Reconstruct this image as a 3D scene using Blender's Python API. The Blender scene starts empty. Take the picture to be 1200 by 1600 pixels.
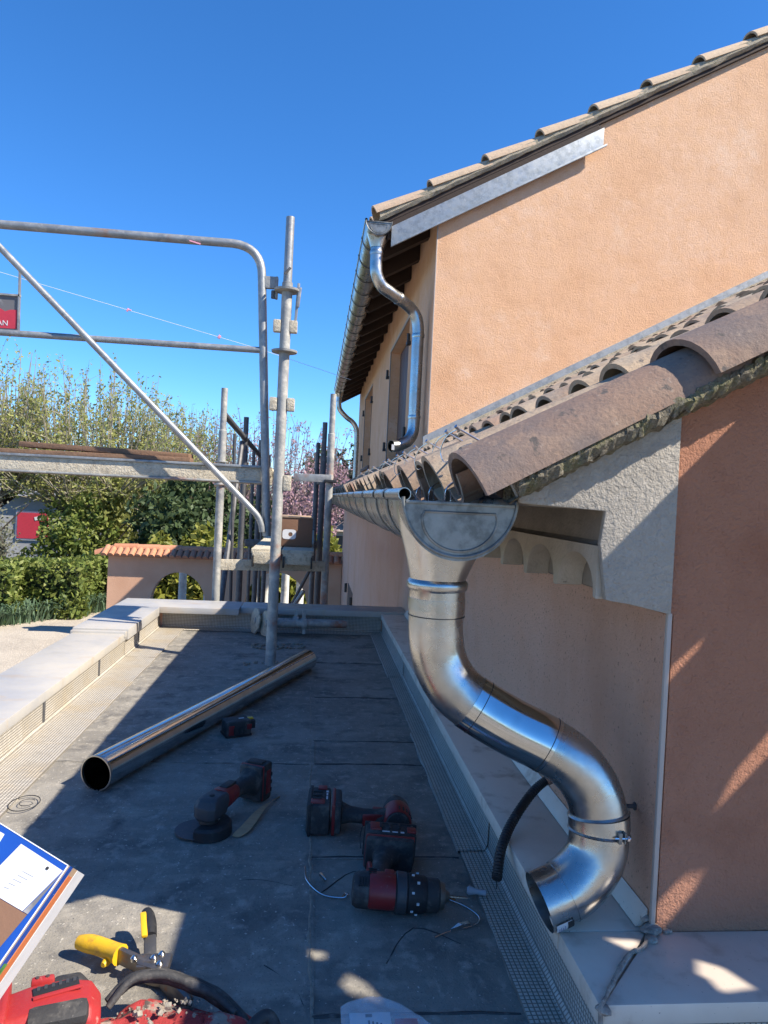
import bpy, bmesh, math, random
import numpy as np
from mathutils import Vector, Matrix, noise
from mathutils.geometry import tessellate_polygon
R = math.radians
sc = bpy.context.scene
col = sc.collection

# ------------------------------------------------------------------ camera
cam = bpy.data.cameras.new('camera'); co = bpy.data.objects.new('camera', cam); col.objects.link(co)
cam.sensor_fit = 'HORIZONTAL'; cam.sensor_width = 36; cam.lens = 1110 / 1200 * 36
cam.clip_start = .02; cam.clip_end = 2000
co.matrix_world = Matrix(((0.99414748, -0.04588497, -0.09780265, 0), (-0.09681369, 0.023307, -0.99502959, 0), (0.04793639, 0.9986748, 0.0187283, .80), (0, 0, 0, 1)))
sc.camera = co
# ------------------------------------------------------------------ sky and sun
SUN = Vector((.93, -.42, 1.0)).normalized()
w = bpy.data.worlds.new('World'); sc.world = w; w.use_nodes = True
nt = w.node_tree; bg = nt.nodes['Background']
sky = nt.nodes.new('ShaderNodeTexSky'); sky.sky_type = 'NISHITA'; sky.sun_disc = False
sky.sun_elevation = math.asin(SUN.z); sky.sun_rotation = math.atan2(SUN.x, SUN.y)
sky.air_density = 1.0; sky.dust_density = 0; sky.ozone_density = 10.0; sky.altitude = 1500
hs = nt.nodes.new('ShaderNodeHueSaturation'); hs.inputs['Saturation'].default_value = 1.12      # one even grade over the whole sky
nt.links.new(sky.outputs[0], hs.inputs['Color']); nt.links.new(hs.outputs[0], bg.inputs[0]); bg.inputs[1].default_value = .116
sl = bpy.data.lights.new('sun', 'SUN'); sl.energy = 4.3; sl.angle = R(.53); sl.color = (1, .915, .785)
so = bpy.data.objects.new('sun', sl); col.objects.link(so); so.rotation_euler = SUN.to_track_quat('Z', 'Y').to_euler(); so.location = (6, -3, 8)
sc.view_settings.view_transform = 'Standard'; sc.view_settings.look = 'None'; sc.view_settings.gamma = 1
sc.view_settings.exposure = 1.15
sc.cycles.max_bounces = 8; sc.cycles.transparent_max_bounces = 12
sc.cycles.sample_clamp_indirect = 6

# ------------------------------------------------------------------ material helpers
def new_mat(name):
    m = bpy.data.materials.new(name); m.use_nodes = True
    return m, m.node_tree.nodes, m.node_tree.links, m.node_tree.nodes['Principled BSDF']
def ramp(N, L, src, lo, hi, c0=(0, 0, 0, 1), c1=(1, 1, 1, 1)):
    r = N.new('ShaderNodeValToRGB'); r.color_ramp.elements[0].position = lo; r.color_ramp.elements[1].position = hi
    r.color_ramp.elements[0].color = c0; r.color_ramp.elements[1].color = c1
    L.new(src, r.inputs[0]); return r.outputs[0]
def M(name, base, rough=.7, metal=0, mix=(), bump=(), rvar=None, rnd=None, coat=0, emboss=None, spec=None, local=False):
    """base colour, layers of noise-masked colours, bump layers (scale, distance, kind), roughness variation, per-object random colour"""
    m, N, L, P = new_mat(name)
    if local:
        tc = N.new('ShaderNodeTexCoord'); pos = tc.outputs['Object']
    else:
        g = N.new('ShaderNodeNewGeometry'); pos = g.outputs['Position']
    def tex(kind, scale, detail=4, stretch=None):
        v = pos
        if stretch:
            mp = N.new('ShaderNodeMapping'); mp.inputs['Scale'].default_value = stretch; L.new(v, mp.inputs[0]); v = mp.outputs[0]
        if kind == 'v':
            t = N.new('ShaderNodeTexVoronoi'); t.inputs['Scale'].default_value = scale; L.new(v, t.inputs['Vector']); return t.outputs['Distance']
        t = N.new('ShaderNodeTexNoise'); t.inputs['Scale'].default_value = scale; t.inputs['Detail'].default_value = detail
        t.inputs['Roughness'].default_value = .62; L.new(v, t.inputs['Vector']); return t.outputs['Fac']
    def mixc(fac, a, b):
        x = N.new('ShaderNodeMix'); x.data_type = 'RGBA'
        if isinstance(fac, float): x.inputs[0].default_value = fac
        else: L.new(fac, x.inputs[0])
        for s, k in ((a, 6), (b, 7)):
            if isinstance(s, tuple): x.inputs[k].default_value = (*s[:3], 1)
            else: L.new(s, x.inputs[k])
        return x.outputs[2]
    c = (*base, 1)
    if rnd:
        oi = N.new('ShaderNodeObjectInfo'); r = N.new('ShaderNodeValToRGB'); r.color_ramp.interpolation = 'LINEAR'
        els = r.color_ramp.elements
        while len(els) < len(rnd): els.new(.5)
        for i, k in enumerate(rnd): els[i].position = i / (len(rnd) - 1); els[i].color = (*k, 1)
        L.new(oi.outputs['Random'], r.inputs[0]); c = r.outputs[0]
    for lay in mix:
        sc_, col2, lo, hi = lay[:4]; kind = lay[4] if len(lay) > 4 else 'n'; st = lay[5] if len(lay) > 5 else None
        amt = lay[6] if len(lay) > 6 else 1.0
        t = tex(kind, sc_, 5, st); f = ramp(N, L, t, lo, hi, (0, 0, 0, 1), (amt, amt, amt, 1))
        c = mixc(f, c, col2)
    if emboss:
        a, b, size, dark, dist = emboss
        sp = N.new('ShaderNodeSeparateXYZ'); L.new(pos, sp.inputs[0])
        outs = []
        for ax, sz in ((a, size), (b, size)):
            d = N.new('ShaderNodeMath'); d.operation = 'MULTIPLY'; d.inputs[1].default_value = 1 / sz; L.new(sp.outputs[ax], d.inputs[0])
            nz = N.new('ShaderNodeMath'); nz.operation = 'PINGPONG'; nz.inputs[1].default_value = .5; L.new(d.outputs[0], nz.inputs[0])
            mr = N.new('ShaderNodeMapRange'); mr.inputs[1].default_value = .06; mr.inputs[2].default_value = .2; L.new(nz.outputs[0], mr.inputs[0]); outs.append(mr.outputs[0])
        mn = N.new('ShaderNodeMath'); mn.operation = 'MINIMUM'; L.new(outs[0], mn.inputs[0]); L.new(outs[1], mn.inputs[1])
        cc = mixc(mn.outputs[0], dark, c); c = cc
        bp = N.new('ShaderNodeBump'); bp.inputs['Distance'].default_value = dist; bp.inputs['Strength'].default_value = .8
        L.new(mn.outputs[0], bp.inputs['Height']); last = bp
    else:
        last = None
    if isinstance(c, tuple): P.inputs['Base Color'].default_value = c
    else: L.new(c, P.inputs['Base Color'])
    P.inputs['Roughness'].default_value = rough; P.inputs['Metallic'].default_value = metal
    if spec is not None: P.inputs['Specular IOR Level'].default_value = spec
    if coat: P.inputs['Coat Weight'].default_value = coat; P.inputs['Coat Roughness'].default_value = .15
    if rvar:
        t = tex('n', rvar[0], 4); mr = N.new('ShaderNodeMapRange'); mr.inputs[1].default_value = .3; mr.inputs[2].default_value = .7
        mr.inputs[3].default_value = rvar[1]; mr.inputs[4].default_value = rvar[2]; L.new(t, mr.inputs[0]); L.new(mr.outputs[0], P.inputs['Roughness'])
    for lay in bump:
        t = tex(lay[2] if len(lay) > 2 else 'n', lay[0], 5, lay[3] if len(lay) > 3 else None)
        bp = N.new('ShaderNodeBump'); bp.inputs['Distance'].default_value = lay[1]; bp.inputs['Strength'].default_value = 1
        L.new(t, bp.inputs['Height'])
        if last: L.new(last.outputs[0], bp.inputs['Normal'])
        last = bp
    if last: L.new(last.outputs[0], P.inputs['Normal'])
    return m

ORANGE = M('stucco_orange', (.76, .45, .265), .92, mix=[(.8, (.80, .53, .36), .42, .68), (2.6, (.66, .355, .185), .46, .74), (14, (.76, .45, .255), .4, .7), (2.2, (.84, .62, .46), .60, .80), (1.4, (.62, .33, .17), .60, .78, 'n', (1, 1, .6)), (40, (.66, .36, .18), .58, .72)], bump=[(210, .0045), (80, .0035), (7, .006)])
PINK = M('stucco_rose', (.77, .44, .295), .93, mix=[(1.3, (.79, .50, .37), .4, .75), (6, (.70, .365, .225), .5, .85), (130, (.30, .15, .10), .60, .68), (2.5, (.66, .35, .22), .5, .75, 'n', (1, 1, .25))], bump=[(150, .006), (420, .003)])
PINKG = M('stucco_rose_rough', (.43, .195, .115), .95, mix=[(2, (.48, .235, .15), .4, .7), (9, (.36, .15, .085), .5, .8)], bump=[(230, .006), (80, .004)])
GREYR = M('render_grey', (.40, .36, .305), .95, mix=[(8, (.33, .295, .25), .42, .72), (60, (.46, .415, .355), .5, .75)], bump=[(200, .005), (90, .005)])
GREYD = M('cornice_shade_mortar', (.27, .23, .185), .95, mix=[(20, (.21, .18, .145), .42, .7)], bump=[(90, .003)])  # mortar darker than the scallops: shade of the recesses put into its colour
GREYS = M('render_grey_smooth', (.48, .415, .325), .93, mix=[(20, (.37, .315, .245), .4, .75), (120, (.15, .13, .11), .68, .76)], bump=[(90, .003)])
BEAD = M('corner_bead', (.44, .365, .31), .6, bump=[(60, .001)])
WOODD = M('rafter_wood', (.035, .02, .014), .8, mix=[(30, (.05, .03, .02), .4, .7, 'n', (1, 8, 8))], bump=[(60, .002)])
ZINC = M('zinc_new', (.50, .50, .485), .3, 1, mix=[(10, (.38, .38, .37), .42, .68), (60, (.45, .45, .435), .5, .7)], rvar=(16, .20, .40), bump=[(9, .0014)])
ZINCD = M('zinc_dull', (.25, .25, .235), .5, .6, mix=[(34, (.15, .15, .14), .44, .60), (12, (.31, .31, .29), .5, .7)], rvar=(30, .38, .55), bump=[(14, .001)])
ZINCW = M('zinc_weathered', (.34, .36, .37), .55, .45, mix=[(22, (.25, .27, .28), .45, .62), (70, (.44, .46, .47), .55, .75)], rvar=(30, .4, .6))
ZINK_PIPE = M('zinc_bright', (.60, .60, .59), .14, 1, mix=[(18, (.50, .50, .49), .45, .7)], rvar=(25, .10, .2))
STEEL = M('wire_steel', (.62, .63, .65), .25, 1)
TILE = M('terracotta_old', (.3, .19, .13), .88, rnd=[(.26, .17, .12), (.40, .285, .19), (.50, .37, .235), (.31, .23, .17), (.45, .36, .25), (.36, .21, .14)], mix=[(14, (.26, .18, .13), .46, .74), (55, (.16, .13, .105), .6, .72), (180, (.40, .32, .24), .58, .72), (5, (.30, .27, .22), .55, .8)], bump=[(120, .002), (25, .003)])
TILEV = M('terracotta_verge', (.245, .155, .108), .86, mix=[(4, (.165, .125, .108), .42, .58), (14, (.30, .20, .135), .52, .72), (24, (.10, .082, .07), .62, .67), (80, (.40, .31, .235), .62, .74), (160, (.17, .12, .095), .54, .70)], bump=[(160, .0015), (30, .002)])
TILEUP = M('terracotta_pale', (.5, .36, .24), .88, rnd=[(.50, .36, .24), (.56, .42, .28), (.46, .31, .21)], mix=[(30, (.36, .28, .2), .5, .75), (90, (.6, .5, .36), .58, .72)], bump=[(120, .003)])
TILERED = M('terracotta_new', (.45, .19, .10), .8, rnd=[(.45, .19, .10), (.52, .25, .14), (.40, .16, .085)], mix=[(12, (.42, .16, .08), .5, .75)], bump=[(60, .003)])
MOSS = M('mossy_mortar', (.19, .165, .12), .97, mix=[(30, (.20, .185, .095), .46, .60), (140, (.36, .31, .235), .54, .68), (180, (.09, .08, .06), .56, .66)], bump=[(260, .006), (120, .006)])
MORTAR = M('mortar', (.36, .31, .23), .95, mix=[(60, (.25, .22, .13), .5, .65), (180, (.5, .45, .36), .55, .7)], bump=[(150, .008)])
MEMB = M('bitumen_membrane', (.205, .188, .158), .85, mix=[(2.0, (.285, .262, .222), .44, .62), (7, (.125, .117, .104), .50, .66), (22, (.33, .30, .25), .54, .68), (5.5, (.34, .305, .245), .54, .74, 'n', (1, 2.5, 1)), (5, (.085, .082, .078), .60, .74, 'n', (2, 1, 1)), (11, (.37, .33, .27), .60, .74, 'n', (2, 1, 1)), (120, (.55, .51, .43), .63, .69), (300, (.07, .068, .065), .6, .70)], rvar=(40, .62, .95), bump=[(300, .0015), (14, .004), (60, .0015)])
SEAL = M('seam_bitumen', (.03, .03, .03), .6, mix=[(40, (.13, .125, .115), .55, .7)], bump=[(90, .003)])
def waffle(nm, a, b, dust):
    return M(nm, (.58, .535, .46), .6, .15, mix=[(6, dust, .46, .72), (40, (.44, .405, .345), .5, .75), (18, (.60, .53, .42), .6, .8)], emboss=(a, b, .0085, (.20, .18, .15), .002), rvar=(60, .4, .75))
WAF_FL = waffle('embossed_flashing_flat', 'X', 'Y', (.48, .44, .38)); WAF_X = waffle('embossed_flashing_side', 'Y', 'Z', (.48, .44, .38)); WAF_Y = waffle('embossed_flashing_end', 'X', 'Z', (.48, .44, .38))
WAL_FL = waffle('embossed_flashing_dusty', 'X', 'Y', (.56, .45, .29)); WAL_X = waffle('embossed_flashing_dusty_side', 'Y', 'Z', (.56, .47, .33))
COPE = M('coping_painted', (.48, .445, .385), .55, 0, mix=[(1.6, (.35, .345, .34), .42, .62), (3.2, (.42, .31, .19), .57, .78, 'n', (1.2, 3, 1)), (30, (.40, .37, .33), .6, .8), (240, (.30, .26, .22), .70, .76)], rvar=(9, .32, .6))
COPEW = M('coping_white', (.70, .61, .515), .5, 0, mix=[(3, (.58, .49, .40), .44, .68), (12, (.42, .325, .245), .55, .74), (200, (.24, .18, .14), .665, .71)], rvar=(12, .3, .6))
SEALANT = M('sealant_dirty', (.33, .28, .235), .9, mix=[(50, (.20, .165, .14), .45, .65), (120, (.45, .4, .34), .55, .7)], bump=[(90, .006)])
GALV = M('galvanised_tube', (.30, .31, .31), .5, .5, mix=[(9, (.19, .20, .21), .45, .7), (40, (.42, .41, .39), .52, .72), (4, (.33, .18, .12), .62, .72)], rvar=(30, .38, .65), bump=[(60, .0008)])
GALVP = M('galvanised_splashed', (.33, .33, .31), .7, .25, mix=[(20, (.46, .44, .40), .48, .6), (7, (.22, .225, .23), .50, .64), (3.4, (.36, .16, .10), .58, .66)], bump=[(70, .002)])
GALVD = M('tube_dark', (.10, .10, .105), .6, .4, mix=[(20, (.16, .16, .16), .5, .7)])  # dark fittings; on the far tower tubes the dark colour stands for shade
PLAS = M('plaster_crust', (.55, .485, .37), .95, mix=[(40, (.40, .345, .26), .48, .64), (12, (.61, .55, .43), .5, .7)], bump=[(70, .008), (200, .004)])
BOARD = M('old_board', (.20, .115, .07), .9, mix=[(10, (.13, .08, .05), .45, .7, 'n', (1, 10, 10)), (40, (.3, .2, .13), .58, .75, 'n', (1, 8, 8))], bump=[(60, .003)])
CARD = M('cardboard', (.19, .10, .06), .85, bump=[(40, .001)])
CARDL = M('cardboard_light', (.36, .25, .16), .85)
BLACK = M('rubber_black', (.016, .016, .018), .6, mix=[(60, (.05, .047, .044), .55, .75)], bump=[(200, .0006)])
BLACKD = M('rubber_dusty', (.032, .031, .031), .7, mix=[(35, (.115, .105, .092), .50, .72), (160, (.2, .18, .16), .66, .74)], bump=[(160, .001)])
RED = M('red_plastic', (.23, .015, .016), .42, mix=[(35, (.18, .02, .02), .5, .72), (110, (.28, .13, .11), .64, .75)], bump=[(200, .0004)])
REDB = M('red_plastic_bright', (.33, .024, .024), .5, mix=[(28, (.34, .04, .035), .5, .7), (60, (.45, .22, .18), .62, .76)], bump=[(150, .0006)])
REDF = M('red_fabric_dirty', (.36, .035, .033), .85, mix=[(22, (.27, .215, .17), .52, .58), (60, (.36, .31, .25), .6, .66), (30, (.08, .06, .05), .58, .64)], bump=[(60, .004), (300, .001)])
DUST = M('debris', (.30, .265, .21), .95, mix=[(80, (.20, .175, .14), .45, .65)], bump=[(120, .004)])
GREYP = M('grey_housing', (.045, .046, .05), .55, mix=[(40, (.10, .095, .09), .55, .75)], bump=[(200, .0005)])
CHUCK = M('chuck_metal', (.22, .19, .16), .4, .8)
DISC = M('cutting_disc', (.10, .085, .085), .75, mix=[(90, (.16, .11, .1), .5, .7)], bump=[(200, .001)])
YEL = M('yellow_grip', (.72, .42, .015), .45, mix=[(50, (.48, .26, .03), .56, .7), (16, (.10, .065, .03), .66, .73)], bump=[(160, .0006)])
SNIP = M('snip_steel', (.20, .18, .165), .38, .85, mix=[(60, (.28, .16, .1), .6, .7)], rvar=(60, .25, .55))
CHROME = M('rivet_steel', (.62, .61, .58), .2, 1)
BLUE = M('blue_print', (.004, .055, .30), .5, mix=[(20, (.006, .065, .33), .45, .7)])
WHITE = M('paper_white', (.66, .66, .67), .6, mix=[(30, (.58, .58, .6), .5, .75)])
PAPER = M('paper_plain', (.58, .58, .585), .7, mix=[(25, (.52, .52, .53), .45, .7)])
GREYL = M('print_grey', (.40, .40, .42), .7)
ORNG = M('orange_print', (.56, .17, .06), .5)
GREEN = M('green_print', (.08, .28, .07), .5)
INK = M('ink', (.02, .02, .022), .6)
WOODL = M('offcut_wood', (.42, .27, .15), .7, mix=[(20, (.33, .20, .11), .45, .7, 'n', (1, 6, 1))])
SIGNR = M('sign_red', (.50, .035, .06), .55, mix=[(20, (.42, .03, .05), .5, .7)])
SIGNB = M('sign_dirty_dark', (.14, .135, .14), .6, mix=[(9, (.28, .27, .27), .52, .6)])
SHUT = M('shutter_brown', (.115, .068, .055), .6, bump=[(40, .001)])
IRON = M('black_iron', (.02, .02, .02), .5)
COLM = M('column_white', (.74, .72, .66), .8, mix=[(9, (.52, .5, .45), .5, .7)])
PINKRIB = M('ribbon_pink', (.75, .32, .42), .6)
STRING = M('string_white', (.7, .7, .72), .6)
def foliage(nm, cols, trans=.35):
    m, N, L, P = new_mat(nm)
    g = N.new('ShaderNodeNewGeometry')
    r = N.new('ShaderNodeValToRGB'); els = r.color_ramp.elements
    while len(els) < len(cols): els.new(.5)
    for i, k in enumerate(cols): els[i].position = i / (len(cols) - 1); els[i].color = (*k, 1)
    L.new(g.outputs['Random Per Island'], r.inputs[0])
    L.new(r.outputs[0], P.inputs['Base Color']); P.inputs['Roughness'].default_value = .55
    P.inputs['Specular IOR Level'].default_value = .3
    tr = N.new('ShaderNodeBsdfTranslucent'); L.new(r.outputs[0], tr.inputs[0])
    mx = N.new('ShaderNodeMixShader'); mx.inputs[0].default_value = trans
    L.new(P.outputs[0], mx.inputs[1]); L.new(tr.outputs[0], mx.inputs[2]); L.new(mx.outputs[0], N['Material Output'].inputs[0])
    return m
LF_SPRING = foliage('leaf_spring', [(.36, .38, .11), (.45, .46, .16), (.27, .30, .08), (.52, .51, .22)], .5)
LF_GREY = foliage('leaf_greygreen', [(.20, .20, .14), (.26, .26, .18), (.14, .15, .10)])
LF_DARK = foliage('leaf_dark', [(.045, .07, .028), (.07, .105, .04), (.10, .14, .055)], .25)
LF_YEL = foliage('leaf_yellowgreen', [(.26, .26, .04), (.20, .22, .035), (.34, .32, .07), (.11, .15, .03)])
LF_HEDGE = foliage('leaf_hedge', [(.14, .19, .04), (.22, .26, .06), (.095, .14, .03), (.28, .30, .08)], .3)
LF_PURP = foliage('blossom_purple', [(.42, .25, .29), (.50, .32, .36), (.34, .21, .22), (.33, .25, .22)])
LF_IRIS = foliage('leaf_iris', [(.10, .17, .10), (.15, .22, .13), (.07, .13, .06)], .25)
LF_FAR = foliage('leaf_far', [(.035, .055, .03), (.055, .075, .04), (.08, .09, .05)], .15)
BARK = M('bark', (.055, .042, .033), .95, mix=[(12, (.10, .085, .07), .5, .7)], bump=[(25, .02)])
TWIG = M('twig', (.30, .265, .20), .9)
TWIGP = M('twig_dark', (.20, .155, .15), .9)
GROUND = M('ground_grass', (.10, .10, .05), .95, mix=[(.4, (.16, .135, .08), .45, .7), (3, (.07, .085, .03), .5, .7)], bump=[(8, .03)])
GRAVEL = M('gravel', (.46, .40, .32), .95, mix=[(1.2, (.36, .31, .25), .45, .7), (18, (.55, .49, .40), .5, .7), (70, (.25, .21, .17), .62, .72)], bump=[(40, .02)])
FARWALL = M('far_wall', (.36, .365, .38), .9, mix=[(2, (.29, .295, .31), .45, .7)])
FARROOF = M('far_roof', (.30, .25, .22), .9, mix=[(6, (.38, .33, .29), .45, .7)])
plast, pn, pl, pp = new_mat('clear_film'); pp.inputs['Base Color'].default_value = (.92, .93, .95, 1); pp.inputs['Roughness'].default_value = .12
pp.inputs['Alpha'].default_value = .28; pp.inputs['Specular IOR Level'].default_value = .8
PINKINK = M('print_red', (.4, .02, .03), .6)

# ------------------------------------------------------------------ mesh helpers
class MB:
    def __init__(s): s.v = []; s.f = []
    def add(s, vs, fs):
        o = len(s.v); s.v += [tuple(p) for p in vs]; s.f += [tuple(i + o for i in f) for f in fs]; return s
    def box(s, a, b):
        x0, y0, z0 = a; x1, y1, z1 = b
        return s.add([(x0, y0, z0), (x1, y0, z0), (x1, y1, z0), (x0, y1, z0), (x0, y0, z1), (x1, y0, z1), (x1, y1, z1), (x0, y1, z1)],
                     [(0, 3, 2, 1), (4, 5, 6, 7), (0, 1, 5, 4), (1, 2, 6, 5), (2, 3, 7, 6), (3, 0, 4, 7)])
    def obox(s, c, sx, sy, sz, rot=None):
        m = rot if rot is not None else Matrix.Identity(3); c = Vector(c); vs = []
        for k in ((-1, -1, -1), (1, -1, -1), (1, 1, -1), (-1, 1, -1), (-1, -1, 1), (1, -1, 1), (1, 1, 1), (-1, 1, 1)):
            vs.append(c + m @ Vector((k[0] * sx / 2, k[1] * sy / 2, k[2] * sz / 2)))
        return s.add(vs, [(0, 3, 2, 1), (4, 5, 6, 7), (0, 1, 5, 4), (1, 2, 6, 5), (2, 3, 7, 6), (3, 0, 4, 7)])
    def bar(s, a, b, wd, ht, up=(0, 0, 1)):
        a = Vector(a); b = Vector(b); d = (b - a); ln = d.length; x = d.normalized(); y = Vector(up).cross(x).normalized(); z = x.cross(y)
        return s.obox((a + b) / 2, ln, wd, ht, Matrix((x, y, z)).transposed())
    def prism(s, poly, axis, lo, hi):
        """poly of 2-D points swept along axis: 'X' -> (y,z), 'Y' -> (x,z), 'Z' -> (x,y)"""
        n = len(poly)
        def P3(p, t): return {'X': (t, p[0], p[1]), 'Y': (p[0], t, p[1]), 'Z': (p[0], p[1], t)}[axis]
        vs = [P3(p, lo) for p in poly] + [P3(p, hi) for p in poly]
        tris = tessellate_polygon([[Vector((p[0], p[1], 0)) for p in poly]])
        fs = [tuple(t) for t in tris] + [tuple(i + n for i in reversed(t)) for t in tris]
        fs += [(i, (i + 1) % n, (i + 1) % n + n, i + n) for i in range(n)]
        return s.add(vs, fs)
    def tube(s, pts, r, seg=12, cap=True, flat=None):
        pts = [Vector(p) for p in pts]; n = len(pts)
        rs = r if isinstance(r, (list, tuple)) else [r] * n
        tang = [(pts[min(i + 1, n - 1)] - pts[max(i - 1, 0)]).normalized() for i in range(n)]
        t0 = tang[0]; u = t0.orthogonal().normalized(); vs = []; fs = []
        for i in range(n):
            t = tang[i]; u = (u - t * u.dot(t)).normalized(); v = t.cross(u)
            for k in range(seg):
                a = 2 * math.pi * k / seg; vs.append(pts[i] + (u * math.cos(a) + v * math.sin(a)) * rs[i])
        for i in range(n - 1):
            for k in range(seg):
                k2 = (k + 1) % seg; fs.append((i * seg + k, i * seg + k2, (i + 1) * seg + k2, (i + 1) * seg + k))
        if cap: fs.append(tuple(reversed(range(seg)))); fs.append(tuple(range((n - 1) * seg, n * seg)))
        return s.add(vs, fs)
    def shell(s, pts, r, th=.0015, seg=40):
        """open pipe with wall thickness"""
        pts = [Vector(p) for p in pts]; n = len(pts); rs = r if isinstance(r, (list, tuple)) else [r] * n
        o = len(s.v); s.tube(pts, rs, seg, False); m = len(s.v); s.tube(pts, [q - th for q in rs], seg, False)
        k0 = len(s.f) - (n - 1) * seg
        for i in range(k0, len(s.f)): s.f[i] = tuple(reversed(s.f[i]))
        for row in (0, n - 1):
            for k in range(seg):
                k2 = (k + 1) % seg; a = o + row * seg + k; b = o + row * seg + k2; c = m + row * seg + k2; d = m + row * seg + k
                s.f.append((a, d, c, b) if row == 0 else (a, b, c, d))
        return s
    def lathe(s, prof, seg=24, mat=None):
        """prof: (x along axis, radius); axis = local X"""
        vs = []; fs = []; n = len(prof)
        for x, r in prof:
            for k in range(seg): a = 2 * math.pi * k / seg; vs.append(Vector((x, r * math.cos(a), r * math.sin(a))))
        if mat is not None: vs = [mat @ v for v in vs]
        for i in range(n - 1):
            for k in range(seg): k2 = (k + 1) % seg; fs.append((i * seg + k, (i + 1) * seg + k, (i + 1) * seg + k2, i * seg + k2))
        fs.append(tuple(range(seg))); fs.append(tuple(reversed(range((n - 1) * seg, n * seg))))
        return s.add(vs, fs)
    def loft(s, rings, cap=True):
        n = len(rings[0]); vs = [p for r in rings for p in r]; fs = []
        for i in range(len(rings) - 1):
            for k in range(n): k2 = (k + 1) % n; fs.append((i * n + k, i * n + k2, (i + 1) * n + k2, (i + 1) * n + k))
        if cap: fs.append(tuple(reversed(range(n)))); fs.append(tuple(range((len(rings) - 1) * n, len(rings) * n)))
        return s.add(vs, fs)
def mesh(name, mb, mat, smooth=True, bevel=0, angle=38, bseg=2):
    me = bpy.data.meshes.new(name); me.from_pydata(mb.v, [], mb.f); me.materials.append(mat)
    bm = bmesh.new(); bm.from_mesh(me)
    bmesh.ops.recalc_face_normals(bm, faces=bm.faces)
    if bevel:
        es = [e for e in bm.edges if e.is_manifold and e.calc_face_angle(0) > R(25)]
        bmesh.ops.bevel(bm, geom=es, offset=bevel, segments=bseg, affect='EDGES', profile=.6)
    if smooth:
        for f in bm.faces: f.smooth = True
        for e in bm.edges: e.smooth = not (e.is_manifold and e.calc_face_angle(0) > R(angle))
    bm.to_mesh(me); bm.free(); return me
def link(name, me, parent=None, local=False):
    o = bpy.data.objects.new(name, me); col.objects.link(o)
    if parent is not None:
        o.parent = parent
        if not local:
            o.matrix_parent_inverse = Matrix.Translation(-Vector(parent.location))
    return o
def obj(name, mb, mat, parent=None, smooth=True, bevel=0, angle=38, local=False, kind=None, label=None):
    o = link(name, mesh(name, mb, mat, smooth, bevel, angle), parent, local)
    if kind: o['kind'] = kind
    if label: o['label'] = label
    return o
def tag(o, label, cat, group=None, kind=None):
    o['label'] = label; o['category'] = cat
    if group: o['group'] = group
    if kind: o['kind'] = kind
    return o
def struct(name, mb, mat, label=None, smooth=False, bevel=0):
    o = obj(name, mb, mat, None, smooth, bevel); o['kind'] = 'structure'
    if label: o['label'] = label
    return o
def empty(name, loc, label, cat, group=None, rot=None):
    o = bpy.data.objects.new(name, None); col.objects.link(o); o.location = loc; o.empty_display_size = .1
    if rot is not None: o.rotation_euler = rot
    return tag(o, label, cat, group)
def text(name, body, size, mat, parent, M4, local=True, extrude=.0004, bold=False):
    cu = bpy.data.curves.new(name, 'FONT'); cu.body = body; cu.size = size; cu.extrude = extrude; cu.align_x = 'CENTER'; cu.align_y = 'CENTER'
    if bold: cu.offset = size * .02
    t = bpy.data.objects.new(name + '_tmp', cu); col.objects.link(t)
    bpy.context.view_layer.update()
    me = bpy.data.meshes.new_from_object(t.evaluated_get(bpy.context.evaluated_depsgraph_get())); bpy.data.objects.remove(t)
    me.materials.clear(); me.materials.append(mat); me.transform(M4)
    return link(name, me, parent, local)
def arc(c, r, a0, a1, n): return [(c[0] + r * math.cos(R(a0 + (a1 - a0) * i / n)), c[1] + r * math.sin(R(a0 + (a1 - a0) * i / n))) for i in range(n + 1)]
def smooth_path(pts, n=6):
    pts = [Vector(p) for p in pts]; out = []
    for i in range(len(pts) - 1):
        p0 = pts[max(i - 1, 0)]; p1 = pts[i]; p2 = pts[i + 1]; p3 = pts[min(i + 2, len(pts) - 1)]
        for k in range(n):
            t = k / n; out.append(.5 * ((2 * p1) + (p2 - p0) * t + (2 * p0 - 5 * p1 + 4 * p2 - p3) * t * t + (3 * p1 - p0 - 3 * p2 + p3) * t ** 3))
    out.append(pts[-1]); return out
def wobble(me, amp, scale, seed=0):
    for v in me.vertices:
        d = noise.noise_vector(Vector(v.co) * scale + Vector((seed, seed * 1.7, 3))); v.co += d * amp
def sheet(x0, x1, y0, y1, z, nx, ny, amp, sc_, th=.003, seed=0):
    """thin slab with slightly uneven top"""
    m = MB(); vs = []
    for j in range(ny + 1):
        for i in range(nx + 1):
            x = x0 + (x1 - x0) * i / nx; y = y0 + (y1 - y0) * j / ny
            vs.append((x, y, z + th + amp * (noise.noise(Vector((x * sc_, y * sc_, seed))) + .5 * noise.noise(Vector((x * sc_ * 3, y * sc_ * 3, seed + 5))))))
    fs = [(j * (nx + 1) + i, j * (nx + 1) + i + 1, (j + 1) * (nx + 1) + i + 1, (j + 1) * (nx + 1) + i) for j in range(ny) for i in range(nx)]
    rim = [i for i in range(nx + 1)] + [j * (nx + 1) + nx for j in range(1, ny + 1)] + [ny * (nx + 1) + i for i in range(nx - 1, -1, -1)] + [j * (nx + 1) for j in range(ny - 1, 0, -1)]
    n0 = len(vs); vs += [(vs[i][0], vs[i][1], z - .002) for i in rim]; k = len(rim)
    fs += [(rim[i], n0 + i, n0 + (i + 1) % k, rim[(i + 1) % k]) for i in range(k)]
    m.add(vs, fs); return m
rng = random.Random(11)
GZ = -2.0          # level of the garden
TAN = .55; TH = math.atan(TAN); CS, SN = math.cos(TH), math.sin(TH)
WX = .575; WY = 1.09; UX = .775; UY = 5.0; HEND = 13.7

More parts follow.
